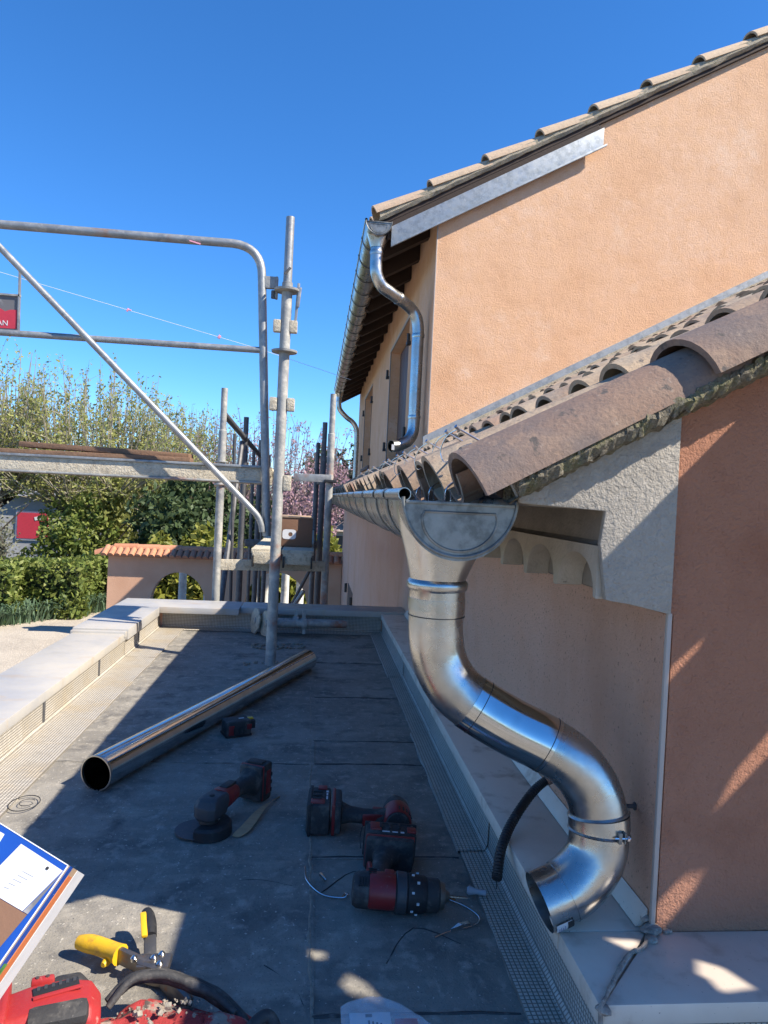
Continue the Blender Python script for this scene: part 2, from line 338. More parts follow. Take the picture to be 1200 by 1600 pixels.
# ================================================================== GROUND AND TERRACE
struct('ground', MB().add([(-900, -900, GZ), (900, -900, GZ), (900, 900, GZ), (-900, 900, GZ)], [(0, 1, 2, 3)]), GROUND)
struct('driveway', MB().add([(-12, -14, GZ + .004), (-1.15, -14, GZ + .004), (-1.15, 13.0, GZ + .004), (-3.4, 17.0, GZ + .004), (-4.6, 16.9, GZ + .004), (-6.0, 14.1, GZ + .004), (-11.5, 11.0, GZ + .004), (-14, 4.0, GZ + .004), (-14, -8, GZ + .004)], [tuple(range(9))]), GRAVEL)
struct('garden_path', MB().add([(-3.3, 14.2, GZ + .004), (1.5, 14.2, GZ + .004), (1.5, 15.0, GZ + .004), (-3.3, 15.0, GZ + .004)], [(0, 1, 2, 3)]), GRAVEL)
# building body under the terrace
tb = MB().box((-1.05, -3.5, GZ), (WX + .05, 4.32, -.02)); tb.box((WX + .05, -3.5, GZ), (4.2, 1.085, -.02))
terrace = struct('terrace_base', tb, PINK, 'rendered body below the flat terrace roof')
floor = struct('terrace_floor', MB().box((-.86, -3.5, -.02), (.43, 4.18, -.004)).box((.43, -3.5, -.02), (4.2, .94, -.004)), SEAL, 'flat terrace roof covered in dark bitumen sheets')
# bitumen sheets, each its own piece with a lapped edge
rows_r = [(-3.4, -1.2), (-1.21, 1.075), (1.065, 1.56), (1.55, 2.11), (2.10, 2.31), (2.30, 2.815), (2.805, 3.40), (3.39, 4.17)]
rows_l = [(-3.4, -1.2), (-1.21, .5), (.49, 2.11), (2.10, 3.09), (3.08, 4.17)]
k = 0
for (a, b) in rows_r:
    o = obj('bitumen_sheet', sheet(.02, .42 if a > 1.0 else 1.6, a, b, -.003 + .0012 * (k % 2), 14, 12, .0013, 7, seed=k), MEMB, floor); k += 1
for (a, b) in rows_l:
    o = obj('bitumen_sheet', sheet(-.84, .035, a, b, -.0015 + .0012 * (k % 2), 20, 26, .0013, 7, seed=k), MEMB, floor); k += 1
obj('bitumen_sheet', sheet(1.58, 4.2, -3.4, .93, -.0015, 8, 12, .0013, 7, seed=k), MEMB, floor)
# seam welds: thin irregular dark beads along the laps
def bead(name, pts, r, parent, mat=SEAL, amp=.0025, seed=0):
    pp_ = [Vector(p) for p in pts]; out = []
    for i in range(len(pp_) - 1):
        n = max(2, int((pp_[i + 1] - pp_[i]).length / .03))
        for q in range(n): out.append(pp_[i].lerp(pp_[i + 1], q / n))
    out.append(pp_[-1])
    out = [p + Vector((noise.noise(p * 23 + Vector((seed, 0, 0))), noise.noise(p * 23 + Vector((0, seed, 9))), 0)) * amp for p in out]
    rr = [r * (1 + .7 * noise.noise(p * 31 + Vector((0, 0, seed)))) for p in out]
    return obj(name, MB().tube(out, rr, 6), mat, parent)
bead('seam_weld', [(.030, 1.0, .0), (.024, 2.0, .0), (.018, 3.1, .0), (.012, 4.12, .0)], .0034, floor, DUST, .005)
for i, yy in enumerate([1.075, 1.558, 2.106, 2.306, 2.81, 3.396]): bead('seam_weld', [(.03, yy, .0), (.20, yy + .004, .0), (.36, yy - .002, .0)], .0032, floor, SEAL, .004, i)
bead('seam_weld', [(-.70, 2.107, 0), (.02, 2.102, 0)], .0032, floor, SEAL, .004, 9); bead('seam_weld', [(-.70, 3.085, 0), (.01, 3.08, 0)], .0032, floor, SEAL, .004, 10)
for i, (a, b, c) in enumerate([((.05, 1.42, 0), (.12, 1.5, 0), (.2, 1.47, 0)), ((.19, 1.78, 0), (.15, 1.70, 0), (.14, 1.60, 0)), ((.19, 1.78, 0), (.21, 1.70, 0), (.20, 1.60, 0)), ((-.25, 1.42, 0), (-.1, 1.47, 0), (.0, 1.44, 0)), ((-.05, 1.2, 0), (.0, 1.15, 0), (.02, 1.1, 0)), ((.16, 1.2, 0), (.22, 1.3, 0), (.3, 1.25, 0)), ((-.3, 2.6, 0), (-.1, 2.68, 0), (.0, 2.6, 0))]):
    bead('tar_streak', smooth_path([a, b, c], 4), .0014, floor, SEAL, .002, i + 20)

# embossed flashing strips (L pieces: floor flange + upstand)
def lstrip(x_in, x_wall, y0, y1, ztop, matf, mats, parent, dz=0., seed=0, ragged=0):
    sgn = 1 if x_wall > x_in else -1
    n = max(6, int((y1 - y0) / .05)); m = MB(); vs = []
    for j in range(n + 1):
        y = y0 + (y1 - y0) * j / n
        e = x_in + ragged * noise.noise(Vector((y * 9, seed, 0))) * sgn
        for q in range(5):
            x = e + (x_wall - sgn * .012 - e) * q / 4; vs.append((x, y, .006 + dz + .0016 * noise.noise(Vector((x * 20, y * 12, seed)))))
    m.add(vs, [(j * 5 + q, j * 5 + q + 1, (j + 1) * 5 + q + 1, (j + 1) * 5 + q) for j in range(n) for q in range(4)])
    m.add([(vs[j * 5][0], vs[j * 5][1], 0) for j in range(n + 1)] + [vs[j * 5] for j in range(n + 1)], [(j, j + 1, n + 2 + j, n + 1 + j) for j in range(n)])
    o = obj('flashing_strip', m, matf, parent)
    u = MB(); vs = []
    for j in range(n + 1):
        y = y0 + (y1 - y0) * j / n
        vs += [(x_wall - sgn * .012, y, .006 + dz), (x_wall - sgn * .002 - sgn * dz + sgn * .0015 * noise.noise(Vector((y * 8, seed, 4))), y, .018 + dz), (x_wall - sgn * .001 - sgn * dz, y, ztop)]
    u.add(vs, [(j * 3 + q, j * 3 + q + 1, (j + 1) * 3 + q + 1, (j + 1) * 3 + q) for j in range(n) for q in range(2)])
    obj('upstand', u, mats, o)
    return o
# left parapet
parL = empty('low_parapet', (-.96, 1, 0), 'low white-capped roof kerb in full sun on the left, rust-stained top', 'parapet')
obj('kerb', MB().box((-1.06, -3.5, -.02), (-.855, 4.34, .082)), PINK, parL, False)
for i, (a, b, z1) in enumerate([(-3.5, -.6, .116), (-.598, 1.55, .117), (1.552, 3.40, .117)]):
    c = obj('coping', MB().box((-1.08, a, .083), (-.847, b, z1)), COPE, parL, True, .004)
c = obj('coping', MB().box((-1.09, 3.405, .084), (-.836, 4.07, .134)), COPE, parL, True, .004)
obj('joint_cover', MB().box((-1.088, 3.372, .10), (-.842, 3.402, .127)), COPE, parL, True, .002)
for i, (a, b) in enumerate([(-3.4, .6), (.58, 2.24), (2.22, 3.42), (3.40, 4.15)]): lstrip(-.705, -.853, a, b, .084, WAL_FL, WAL_X, parL, .001 * (i % 2), 40 + i, .003)
for y in (2.40, 3.0, 3.66): obj('joint_strip', MB().box((-.853, y, .006), (-.848, y + .016, .083)), GALVD, parL, False)
# far parapet
parF = empty('low_parapet', (-.2, 4.25, 0), 'low white-capped roof kerb closing the far end of the terrace', 'parapet')
obj('kerb', MB().box((-.854, 4.185, -.02), (WX - .003, 4.33, .09)), PINK, parF, False)
obj('coping', MB().box((-1.09, 4.08, .098), (-.40, 4.37, .133)), COPE, parF, True, .004)
obj('coping', MB().box((-.398, 4.152, .098), (WX - .004, 4.37, .133)), COPE, parF, True, .004)
obj('coping_edge', MB().box((-.832, 4.15, .094), (-.402, 4.1535, .130)), COPE, parF, True, .001)
lf = MB(); n = 26
for j in range(n + 1):
    x = -.84 + 1.265 * j / n; lf.v += [(x, 4.09 + .004 * noise.noise(Vector((x * 9, 0, 0))), .005), (x, 4.165, .006), (x, 4.178, .018), (x, 4.181, .098)]
for j in range(n): lf.f += [(j * 4 + q, j * 4 + q + 1, j * 4 + q + 5, j * 4 + q + 4) for q in range(3)]
obj('flashing_strip', lf, WAF_Y, parF)
# kerb round the annex (right side and front)
parR = empty('low_parapet', (.5, 2, 0), 'low white-capped kerb wrapping round the foot of the rose annex wall', 'parapet')
obj('kerb', MB().box((.434, .945, -.02), (WX - .001, 4.14, .088)), PINK, parR, False)
obj('kerb', MB().box((WX, .945, -.02), (4.2, 1.086, .086)), PINK, parR, False)
for a, b in ((1.0, 2.6), (2.602, 4.148)):
    obj('coping', MB().box((.42, a if a > 1.01 else 1.092, .089), (WX - .003, b, .12)), COPEW, parR, True, .003)
    obj('wall_trim', MB().prism([(WX - .022, .1215), (WX - .002, .1215), (WX - .002, .150)], 'Y', a if a > 1.01 else 1.10, b), COPEW, parR, True, .001)
obj('coping', MB().prism([(.42, 1.0905), (.42, .925), (WX - .006, 1.0905)], 'Z', .089, .12), COPEW, parR, True, .003)
obj('coping', MB().prism([(.424, .9255), (4.2, .9255), (4.2, 1.0885), (WX - .002, 1.0885)], 'Z', .0895, .1195), COPEW, parR, True, .003)
sp = smooth_path([(WX - .005, 1.09, .122), (.545, 1.052, .121), (.50, 1.02, .122), (.462, .972, .122), (.424, .926, .121), (.421, .921, .10), (.421, .921, .06), (.423, .922, .01)], 6)
me = mesh('sealant_joint', MB().tube(sp, [.0034 + .0015 * noise.noise(Vector(p) * 60) for p in sp], 8), SEALANT); wobble(me, .003, 45); link('sealant_joint', me, parR)
for i, (c, r) in enumerate([((WX - .004, 1.084, .126), .012), ((.425, .923, .116), .008), ((.571, 1.10, .135), .007), ((.60, 1.086, .122), .007), ((.563, 1.064, .121), .008)]):
    m = MB(); m.lathe([(-r, r * .1), (-r * .7, r * .7), (0, r), (r * .7, r * .7), (r, r * .1)], 12, Matrix.Translation(c) @ Matrix.Diagonal((1.3, 1.3, .8, 1)))
    me = mesh('mortar_blob', m, SEALANT); wobble(me, r * .5, 70, i); link('mortar_blob', me, parR)
for i, (a, b) in enumerate([(.95, 1.59), (1.575, 2.38), (2.365, 3.15), (3.135, 4.16)]): lstrip(.366 - .006 * (i % 2), .433, a, b, .089, WAF_FL, WAF_X, parR, .0025 * (i % 2), i, .006)
ls = MB(); n = 50
for j in range(n + 1):
    x = .44 + 2.6 * j / n; ls.v += [(x, .88, .005), (x, .93, .006), (x, .943, .018), (x, .9445, .088)]
for j in range(n): ls.f += [(j * 4 + q, j * 4 + q + 1, j * 4 + q + 5, j * 4 + q + 4) for q in range(3)]
obj('flashing_strip', ls, WAF_Y, parR)

# ================================================================== HOUSE
house = empty('house', (UX, UY, GZ), 'orange rendered two-storey house with a lower rose annex and tiled roofs', 'house')
def bed(x): return .80 + TAN * (x - .25)
def bedu(x): return 2.70 + .556 * (x - .34)
obj('side_wall', MB().box((WX, WY + .002, GZ), (.583, HEND, .69)), PINK, house, False, label='shaded rose rendered lower wall along the terrace')
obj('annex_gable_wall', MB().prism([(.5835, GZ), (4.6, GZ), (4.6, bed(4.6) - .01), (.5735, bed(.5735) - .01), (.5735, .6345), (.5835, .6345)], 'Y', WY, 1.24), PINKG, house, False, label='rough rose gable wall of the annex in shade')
obj('corner_bead', MB().box((WX - .003, WY - .004, .13), (WX + .0045, WY + .004, .638)), BEAD, house, True, .0015)
obj('corner_bead', MB().box((UX - .003, UY - .003, 1.28), (UX + .005, UY + .004, 2.93)), BEAD, house, True, .002)
# cornice (genoise) under the lower eave
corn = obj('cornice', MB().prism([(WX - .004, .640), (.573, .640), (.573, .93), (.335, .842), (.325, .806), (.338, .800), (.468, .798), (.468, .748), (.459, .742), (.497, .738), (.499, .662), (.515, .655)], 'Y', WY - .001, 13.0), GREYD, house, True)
obj('cornice_end', MB().prism([(.5725, .637), (.5725, bed(.5725) + .012), (.30, bed(.30) + .008), (.318, .803), (.455, .797), (.449, .745), (.463, .657), (.475, .655), (.50, .652)], 'Y', WY - .014, WY - .0012), GREYR, corn, True, .003)
pitch = .19; y = WY + .001; kk = 0
while y < 6.2:
    y1 = y + pitch; pts = [(y, .657)]
    for t in range(13):
        a = math.pi * (1 - t / 12); pts.append((y + pitch / 2 + math.cos(a) * .084, .659 + math.sin(a) ** .85 * .066))
    pts += [(y1, .657), (y1, .741), (y, .741)]
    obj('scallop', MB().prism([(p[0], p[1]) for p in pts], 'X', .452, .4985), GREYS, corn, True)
    y += pitch; kk += 1
# upper walls
uw = MB()
wins = [(6.35, 7.92, 1.17, 2.43), (10.45, 11.95, 1.25, 2.45)]
ys = [UY + .16, 6.35, 7.92, 10.45, 11.95, HEND]; ztop = bedu(UX) - .02
for i in range(5):
    if i in (1, 3):
        wz = wins[0 if i == 1 else 1]; uw.box((UX, ys[i], .9), (1.0, ys[i + 1], wz[2])); uw.box((UX, ys[i], wz[3]), (1.0, ys[i + 1], ztop))
    else: uw.box((UX, ys[i], .9), (1.0, ys[i + 1], ztop))
obj('upper_side_wall', uw, ORANGE, house, False)
obj('upper_gable_wall', MB().prism([(UX, .7), (5.2, .7), (5.2, bedu(5.2) + .018), (UX, bedu(UX) + .018)], 'Y', UY, UY + .16), ORANGE, house, False, label='sunlit orange rendered gable wall')
for (a, b, z0, z1) in wins:
    wdw = obj('window', MB().box((UX + .12, a + .002, z0 + .03), (UX + .16, b - .002, z1 - .002)), SHUT, house, False)
    for t in range(1, 5): obj('board', MB().box((UX + .105, a + (b - a) * (t - 1) / 4 + .004, z0 + .04), (UX + .119, a + (b - a) * t / 4 - .004, z1 - .01)), SHUT, wdw, True, .003)
    obj('sill', MB().box((UX - .03, a - .06, z0 - .02), (UX + .119, b + .06, z0 + .028)), SHUT, wdw, True, .006)
    obj('trim', MB().box((UX - .008, b + .0, z0 + .05), (UX + .004, b + .022, z1 + .03)).box((UX - .008, a - .02, z1 - .001), (UX + .004, b, z1 + .03)), BEAD, wdw, False)
    for yy in (a - .12, b + .14):
        for zz in (z0 + .22, z1 - .22): obj('hinge', MB().tube([(UX - .02, yy, zz - .05), (UX - .02, yy, zz + .05)], .014, 8).box((UX - .035, yy - .03, zz - .05), (UX + .001, yy + .03, zz - .02)), IRON, wdw)
# low opening far along the lower wall
lw = obj('window', MB().box((WX - .006, 9.7, -1.5), (WX + .004, 10.9, -.52)), SHUT, house, False)
for yy in (9.55, 11.1):
    for zz in (-1.05, -.62): obj('hinge', MB().tube([(WX - .03, yy, zz - .07), (WX - .03, yy, zz + .07)], .02, 8), IRON, lw)
# --- lower roof
lroof = obj('lower_roof', MB().prism([(.29, bed(.29) - .006), (.30, bed(.30) - .018), (5.2, bed(5.2) - .018), (5.2, bed(5.2) + .004), (.29, bed(.29) + .004)], 'Y', WY + .03, UY - .002)
            .prism([(.29, bed(.29) - .006), (.30, bed(.30) - .018), (UX - .001, bed(UX) - .018), (UX - .001, bed(UX) + .004), (.29, bed(.29) + .004)], 'Y', UY - .001, 13.0), WOODD, house, False)
def tile_mesh(name, r0, r1, ln, th, mat, inv=False, hfac=.95):
    m = MB(); n = 14; rows = 3
    for q in range(rows):
        x = ln * q / (rows - 1); r = r0 + (r1 - r0) * q / (rows - 1)
        for rr in (r, r - th):
            for k_ in range(n + 1):
                a = math.pi * k_ / n
                z = rr * math.sin(a) * hfac
                m.v.append((x, -rr * math.cos(a), -z if inv else z))
    w_ = n + 1; st = 2 * w_
    for q in range(rows - 1):
        for k_ in range(n):
            a = q * st + k_; b = (q + 1) * st + k_
            m.f.append((a, a + 1, b + 1, b)); a += w_; b += w_; m.f.append((a, b, b + 1, a + 1))
        for k_ in (0, n): a = q * st + k_; b = (q + 1) * st + k_; m.f.append((a, b, b + w_, a + w_))
    for q in (0, rows - 1):
        for k_ in range(n): a = q * st + k_; m.f.append((a, a + w_, a + w_ + 1, a + 1))
    return mesh(name, m, mat, True, 0, 50)
cover = tile_mesh('roof_tile', .094, .078, .50, .013, TILE, False, .74); pan = tile_mesh('pan_tile', .075, .088, .50, .012, TILE, True, .8)
coverv = tile_mesh('verge_tile', .108, .090, .50, .015, TILEV, False, .68)
RM = Matrix(((CS, 0, -SN), (0, 1, 0), (SN, 0, CS))).to_4x4()
def put_tile(me, nm, x, yy, dz, parent, rr, jit=1., extra=0):
    z = bed(x) + dz
    o = link(nm, me, parent)
    o.matrix_basis = Matrix.Translation((x, yy, z)) @ RM @ Matrix.Rotation(rr.uniform(-.03, .03) * jit, 4, 'Z') @ Matrix.Rotation(.05 + rr.uniform(-.012, .012) * jit + extra, 4, 'Y') @ Matrix.Rotation(rr.uniform(-.04, .04) * jit, 4, 'X') @ Matrix.Diagonal((1, rr.uniform(.95, 1.05), rr.uniform(.93, 1.06), 1))
    return o
r2 = random.Random(4); EX = .39 * CS
cols = [1.345 + .196 * i for i in range(60)]
for i, yy in enumerate(cols):
    nrow = 9 if yy < UY - .1 else 2
    for j in range(nrow):
        if yy < UY and j >= 2 and yy < 1.9 and j > 4: continue
        put_tile(cover, 'roof_tile', .238 + j * EX + r2.uniform(-.012, .012), yy + r2.uniform(-.010, .010), .030 + r2.uniform(-.003, .005), lroof, r2, 1.6)
    put_tile(pan, 'pan_tile', .235 + r2.uniform(-.012, .012), yy - .098, .055, lroof, r2)
put_tile(pan, 'pan_tile', .235, 1.247 - .0, .055, lroof, r2)
for j in range(5): put_tile(coverv, 'verge_tile', .250 + j * .345, 1.119, .012 + .010 * (j > 0), lroof, r2, .3, -.045 if j == 0 else -.028)['label'] = 'large mottled terracotta verge tile'
# mossy mortar bed under the verge tiles
m = MB(); n = 420
for i in range(n + 1):
    x = .30 + 1.5 * i / n; zc = bed(x) - .002
    ring = [(-.046, .014), (-.050, .002), (-.040, -.012), (.0, -.024), (.03, -.020), (.03, .03)]
    for (dy, dz) in ring:
        p = Vector((x, WY - .014 + dy, zc + dz)); d = noise.noise_vector(p * 38) * .003 + noise.noise_vector(p * 120) * .005 + noise.noise_vector(p * 260) * .003; m.v.append(p + d)
for i in range(n):
    for q in range(6): m.f.append((i * 6 + q, i * 6 + (q + 1) % 6, (i + 1) * 6 + (q + 1) % 6, (i + 1) * 6 + q))
obj('verge_mortar', m, MOSS, lroof)
# tile clips: bent wire hooks along the eave
def clip(x, yy, s=1.):
    z = bed(x) + .125
    z -= .022; m = MB(); m.tube([(x - .012 * s, yy - .01, z + .022 * s), (x + .03 * s, yy + .005, z + .004 * s)], .0018, 6)
    m.tube(smooth_path([(x - .012, yy - .01, z + .022 * s), (x - .028, yy + .008, z + .010), (x - .036, yy + .02, z - .015), (x - .03, yy + .015, z - .035), (x - .018, yy + .008, z - .03)], 5), .0011, 6)
    m.tube([(x - .018, yy - .014, z + .026 * s), (x - .010, yy - .010, z + .020 * s)], .0036, 8)
    obj('tile_clip', m, STEEL, lroof)
for i, yy in enumerate([1.215, 1.31, 1.53, 1.73, 1.93, 2.12, 2.32, 2.52, 2.9, 3.3, 3.7]): clip(.252 + .004 * math.sin(i * 3), yy)
bar_ = MB(); bar_.tube([(.262, 1.20, bed(.262) + .094), (.264, 3.4, bed(.264) + .094)], .0018, 6); obj('tile_clip_rod', bar_, STEEL, lroof)
for i, yy in enumerate([1.24, 1.42, 1.6]):
    m = MB(); m.tube(smooth_path([(.25, yy, .84), (.23, yy - .01, .825), (.228, yy - .004, .80), (.24, yy + .006, .80), (.236, yy, .83)], 5), .0012, 5); obj('tile_clip', m, STEEL, lroof)
# flashing along the foot of the gable wall
def slope_plate(x0, x1, f0, f1, y0, y1): return MB().prism([(x0, f0(x0)), (x1, f0(x1)), (x1, f1(x1)), (x0, f1(x0))], 'Y', y0, y1)
fl = lambda k_: (lambda x: 1.262 + .544 * (x - .78) + k_)
obj('wall_flashing', slope_plate(.74, 5.0, fl(-.10), fl(.006), UY - .03, UY - .024), ZINCW, lroof, False)
obj('wall_flashing', slope_plate(.74, 5.0, fl(.0), fl(.012), UY - .0235, UY - .001), ZINCW, lroof, False)
m = MB(); n = 160
for i in range(n + 1):
    x = .74 + 4.2 * i / n
    for (dy, dz) in [(-.10, -.16), (-.085, -.075), (-.05, -.045), (-.031, -.040), (-.031, -.16)]:
        p = Vector((x, UY + dy, fl(dz)(x))); m.v.append(p + noise.noise_vector(p * 16) * (.014 if dy < -.04 else .003))
for i in range(n):
    for q in range(5): m.f.append((i * 5 + q, i * 5 + (q + 1) % 5, (i + 1) * 5 + (q + 1) % 5, (i + 1) * 5 + q))
obj('mortar_fillet', m, MORTAR, lroof)
# --- upper roof
uroof = obj('upper_roof', MB().prism([(.36, bedu(.36) - .02), (5.2, bedu(5.2) - .02), (5.2, bedu(5.2) + .045), (.36, bedu(.36) + .045)], 'Y', 4.965, HEND - .3), WOODD, house, False)
for yy in np.arange(5.35, 13.2, .52):
    obj('rafter', MB().prism([(.40, bedu(.40) - .025), (UX - .001, bedu(UX) - .025), (UX - .001, bedu(UX) - .15), (.44, bedu(.44) - .15), (.40, bedu(.40) - .11)], 'Y', float(yy), float(yy) + .08), WOODD, uroof, False)
obj('end_board', MB().prism([(.38, bedu(.38) - .03), (UX - .001, bedu(UX) - .03), (UX - .001, bedu(UX) - .2), (.38, bedu(.38) - .2)], 'Y', HEND - .42, HEND - .38), WOODD, uroof, False)
vt = tile_mesh('verge_tile', .10, .082, .47, .016, TILEUP, False, .8)
A2 = math.atan(.556); RM2 = Matrix(((math.cos(A2), 0, -math.sin(A2)), (0, 1, 0), (math.sin(A2), 0, math.cos(A2)))).to_4x4()
for j in range(12):
    x = .335 + j * .385
    o = link('verge_tile', vt, uroof)
    o.matrix_basis = Matrix.Translation((x, 5.02, bedu(x) + .070)) @ RM2 @ Matrix.Rotation(r2.uniform(-.012, .012), 4, 'Z') @ Matrix.Rotation(.075, 4, 'Y') @ Matrix.Rotation(r2.uniform(-.03, .03), 4, 'X')
    if j < 1:
        for q in range(1, 8):
            o2 = link('roof_tile', vt, uroof); o2.matrix_basis = Matrix.Translation((0, .2 * q, 0)) @ o.matrix_basis
m = MB(); n = 90
for i in range(n + 1):
    x = .36 + 4.3 * i / n; zc = bedu(x) + .012
    for (dy, dz) in [(-.014, .045), (-.018, .0), (-.002, -.022), (.03, -.02), (.03, .04)]:
        p = Vector((x, 4.952 + dy, zc + dz * .9 + .018)); m.v.append(p + noise.noise_vector(p * 30) * .008)
for i in range(n):
    for q in range(5): m.f.append((i * 5 + q, i * 5 + (q + 1) % 5, (i + 1) * 5 + (q + 1) % 5, (i + 1) * 5 + q))
obj('verge_mortar', m, MORTAR, uroof)
obj('verge_board', slope_plate(.42, 1.90, lambda x: bedu(x) - .14, lambda x: bedu(x) - .021, 4.968, 4.999), WOODD, uroof, False)
obj('verge_flashing', slope_plate(.445, 1.93, lambda x: bedu(x) - .205, lambda x: bedu(x) - .068, 4.945, 4.951).prism([(.445, bedu(.445) - .215), (1.95, bedu(1.95) - .215), (1.95, bedu(1.95) - .20), (.445, bedu(.445) - .20)], 'Y', 4.925, 4.944), ZINCW, uroof, True, .002)

# ================================================================== GUTTERS
def gutter(cx, cz, r, y0, y1, hooks, label, mat, capmat, zdrop=0.):
    g = empty('gutter', (cx, y0, cz), label, 'gutter')
    m = MB(); n = 28; ny = 24
    for j in range(ny + 1):
        y = y0 + (y1 - y0) * j / ny
        for rr in (r, r - .0012):
            for k_ in range(n + 1):
                a = math.pi + math.pi * k_ / n; m.v.append((cx + rr * math.cos(a), y, cz + rr * math.sin(a) + (.012 if k_ == n else 0)))
    w_ = n + 1; st = 2 * w_
    for j in range(ny):
        for k_ in range(n):
            a = j * st + k_; b = a + st; m.f.append((a, a + 1, b + 1, b)); a += w_; b += w_; m.f.append((a, b, b + 1, a + 1))
        a = j * st; m.f.append((a, a + st, a + st + w_, a + w_)); a += n; m.f.append((a, a + st, a + st + w_, a + w_))
    obj('trough', m, mat, g)
    obj('bead', MB().shell([(cx - r + .002, y0 + (y1 - y0) * t / 8, cz + .006) for t in range(9)], .0105, .0012, 16), mat, g)
    for y in hooks:
        h = MB(); pts = [(cx + (r + .003) * math.cos(a), y, cz + (r + .003) * math.sin(a)) for a in [math.pi * (1.0 + t / 20) for t in range(21)]]
        pts = [(cx - r - .010, y, cz + .010), (cx - r - .010, y, cz)] + pts + [(cx + r + .004, y, cz + .02), (cx + r + .03, y, cz + .035)]
        for i in range(len(pts) - 1):
            p = Vector(pts[i]); q = Vector(pts[i + 1]); nrm = (q - p).cross(Vector((0, 1, 0))).normalized() * .002
            s0 = len(h.v); h.v += [(p.x, y - .012, p.z), (p.x, y + .012, p.z), (q.x, y + .012, q.z), (q.x, y - .012, q.z)]
            h.v += [tuple(Vector(v_) + nrm) for v_ in h.v[s0:s0 + 4]]
            h.f += [(s0, s0 + 1, s0 + 2, s0 + 3), (s0 + 4, s0 + 7, s0 + 6, s0 + 5), (s0, s0 + 3, s0 + 7, s0 + 4), (s0 + 1, s0 + 5, s0 + 6, s0 + 2)]
        h.tube([(cx - r + .002, y - .012, cz + .006), (cx - r + .002, y + .012, cz + .006)], .0125, 12)
        obj('hook', h, GALVD if cz > 2 else capmat, g)
    # end cap: D plate with rolled rim and pressed D bead
    c = MB(); ring = [(cx + (r - .001) * math.cos(a), cz - .006 + (r - .001) * math.sin(a)) for a in [math.pi * (1 + t / 40) for t in range(41)]]
    c.prism(ring, 'Y', y0 - .002, y0 - .0008)
    cap = obj('end_cap', c, capmat, g)
    obj('cap_rim', MB().tube([(cx + r * math.cos(a), y0 - .003, cz + .002 + r * math.sin(a)) for a in [math.pi * (1 + t / 40) for t in range(41)]], .0028, 8), capmat, cap)
    obj('cap_lip', MB().box((cx - r + .004, y0 - .006, cz - .008), (cx + r - .004, y0 - .0005, cz - .003)), capmat, cap, True, .001)
    q = [(cx + .66 * r * math.cos(a), y0 - .0025, cz - .028 + .58 * r * math.sin(a)) for a in [math.pi * (1 + t / 30) for t in range(31)]]
    q = [(cx - .62 * r, y0 - .0025, cz - .020)] + q + [(cx + .63 * r, y0 - .0025, cz - .020)]; q = q + [q[0]]
    obj('pressed_bead', MB().tube(q, .0022, 6), capmat, cap)
    return g
gut = gutter(.231, .803, .092, 1.115, 12.9, [1.36, 1.60, 1.98, 2.45, 2.9, 3.4, 3.9, 4.4, 4.9, 5.4, 6, 6.6, 7.2, 7.8, 8.4, 9, 9.6, 10.2, 11], 'new zinc half-round gutter below the lower tiled eave, end cap towards us', ZINC, ZINCD)
gut2 = gutter(.352, 2.70, .09, 4.90, 12.9, [5.25 + .38 * i for i in range(20)], 'zinc half-round gutter along the upper eave of the house', ZINC, ZINCD)
# near downpipe
def funnel(top_c, rx, ry, bot_c, rb, n=40):
    rings = []
    for t in range(9):
        s = t / 8; e = s * s * (3 - 2 * s) * .35 + s * .65
        c = Vector(top_c).lerp(Vector(bot_c), s); a_ = rx + (rb - rx) * e; b_ = ry + (rb - ry) * e
        rings.append([(c.x + a_ * math.cos(2 * math.pi * k_ / n), c.y + b_ * math.sin(2 * math.pi * k_ / n), c.z) for k_ in range(n)])
    return MB().loft(rings, False)
PIPE = [(0.216, 1.2, 0.648), (0.217, 1.2, 0.578), (0.226, 1.2, 0.529), (0.247, 1.195, 0.49), (0.281, 1.19, 0.46), (0.346, 1.175, 0.425), (0.407, 1.16, 0.399), (0.45, 1.15, 0.373), (0.481, 1.145, 0.337), (0.496, 1.14, 0.299), (0.498, 1.135, 0.26), (0.492, 1.13, 0.225), (0.471, 1.125, 0.195), (0.441, 1.12, 0.172), (0.395, 1.115, 0.154)]
dp = empty('downpipe', (.5, 1.14, .12), 'big shiny zinc swan-neck downpipe beside the annex corner, open at its lower end', 'downpipe')
obj('outlet_funnel', funnel((.231, 1.205, .797), .0945, .075, (.2155, 1.2, .665), .0475), ZINC, dp)
RP = .0475
obj('socket', MB().shell([(.2155, 1.2, .668), (.2155, 1.2, .664), (.2155, 1.2, .661), (.2155, 1.2, .656), (.2155, 1.2, .651), (.2155, 1.2, .648), (.216, 1.2, .625), (.2165, 1.2, .606)], [.0475, .0512, .0525, .0525, .0512, .0484, .0482, .048]), ZINC, dp)
sm = smooth_path(PIPE, 8)
def cut(a, b): return sm[int(a * 8):int(b * 8) + 1]
obj('elbow', MB().shell(cut(.35, 4.35), RP - .0005), ZINC, dp)
obj('collar_ring', MB().shell(cut(.3, .5), RP + .0015), ZINC, dp)
obj('straight_pipe', MB().shell(cut(4.1, 6.2), RP + .0008), ZINK_PIPE, dp)
obj('elbow', MB().shell(cut(6.0, 10.1), RP - .0003), ZINC, dp)
obj('elbow', MB().shell(cut(9.6, 13.2), RP + .0012), ZINC, dp)
obj('outlet', MB().shell(cut(13.1, 14), RP - .0004), ZINC, dp)
for t in (9.2, 9.95):
    p = cut(t, t + .12); obj('collar_ring', MB().shell([p[0], p[0].lerp(p[-1], .5), p[-1]], [RP + .0015, RP + .0042, RP + .0015], .002), ZINC, dp)
for t in (4.28, 6.12):
    p = cut(t, t + .13); obj('joint_line', MB().shell([p[0], p[0] + (p[-1] - p[0]).normalized() * .0012], RP + .0013, .002), IRON, dp)
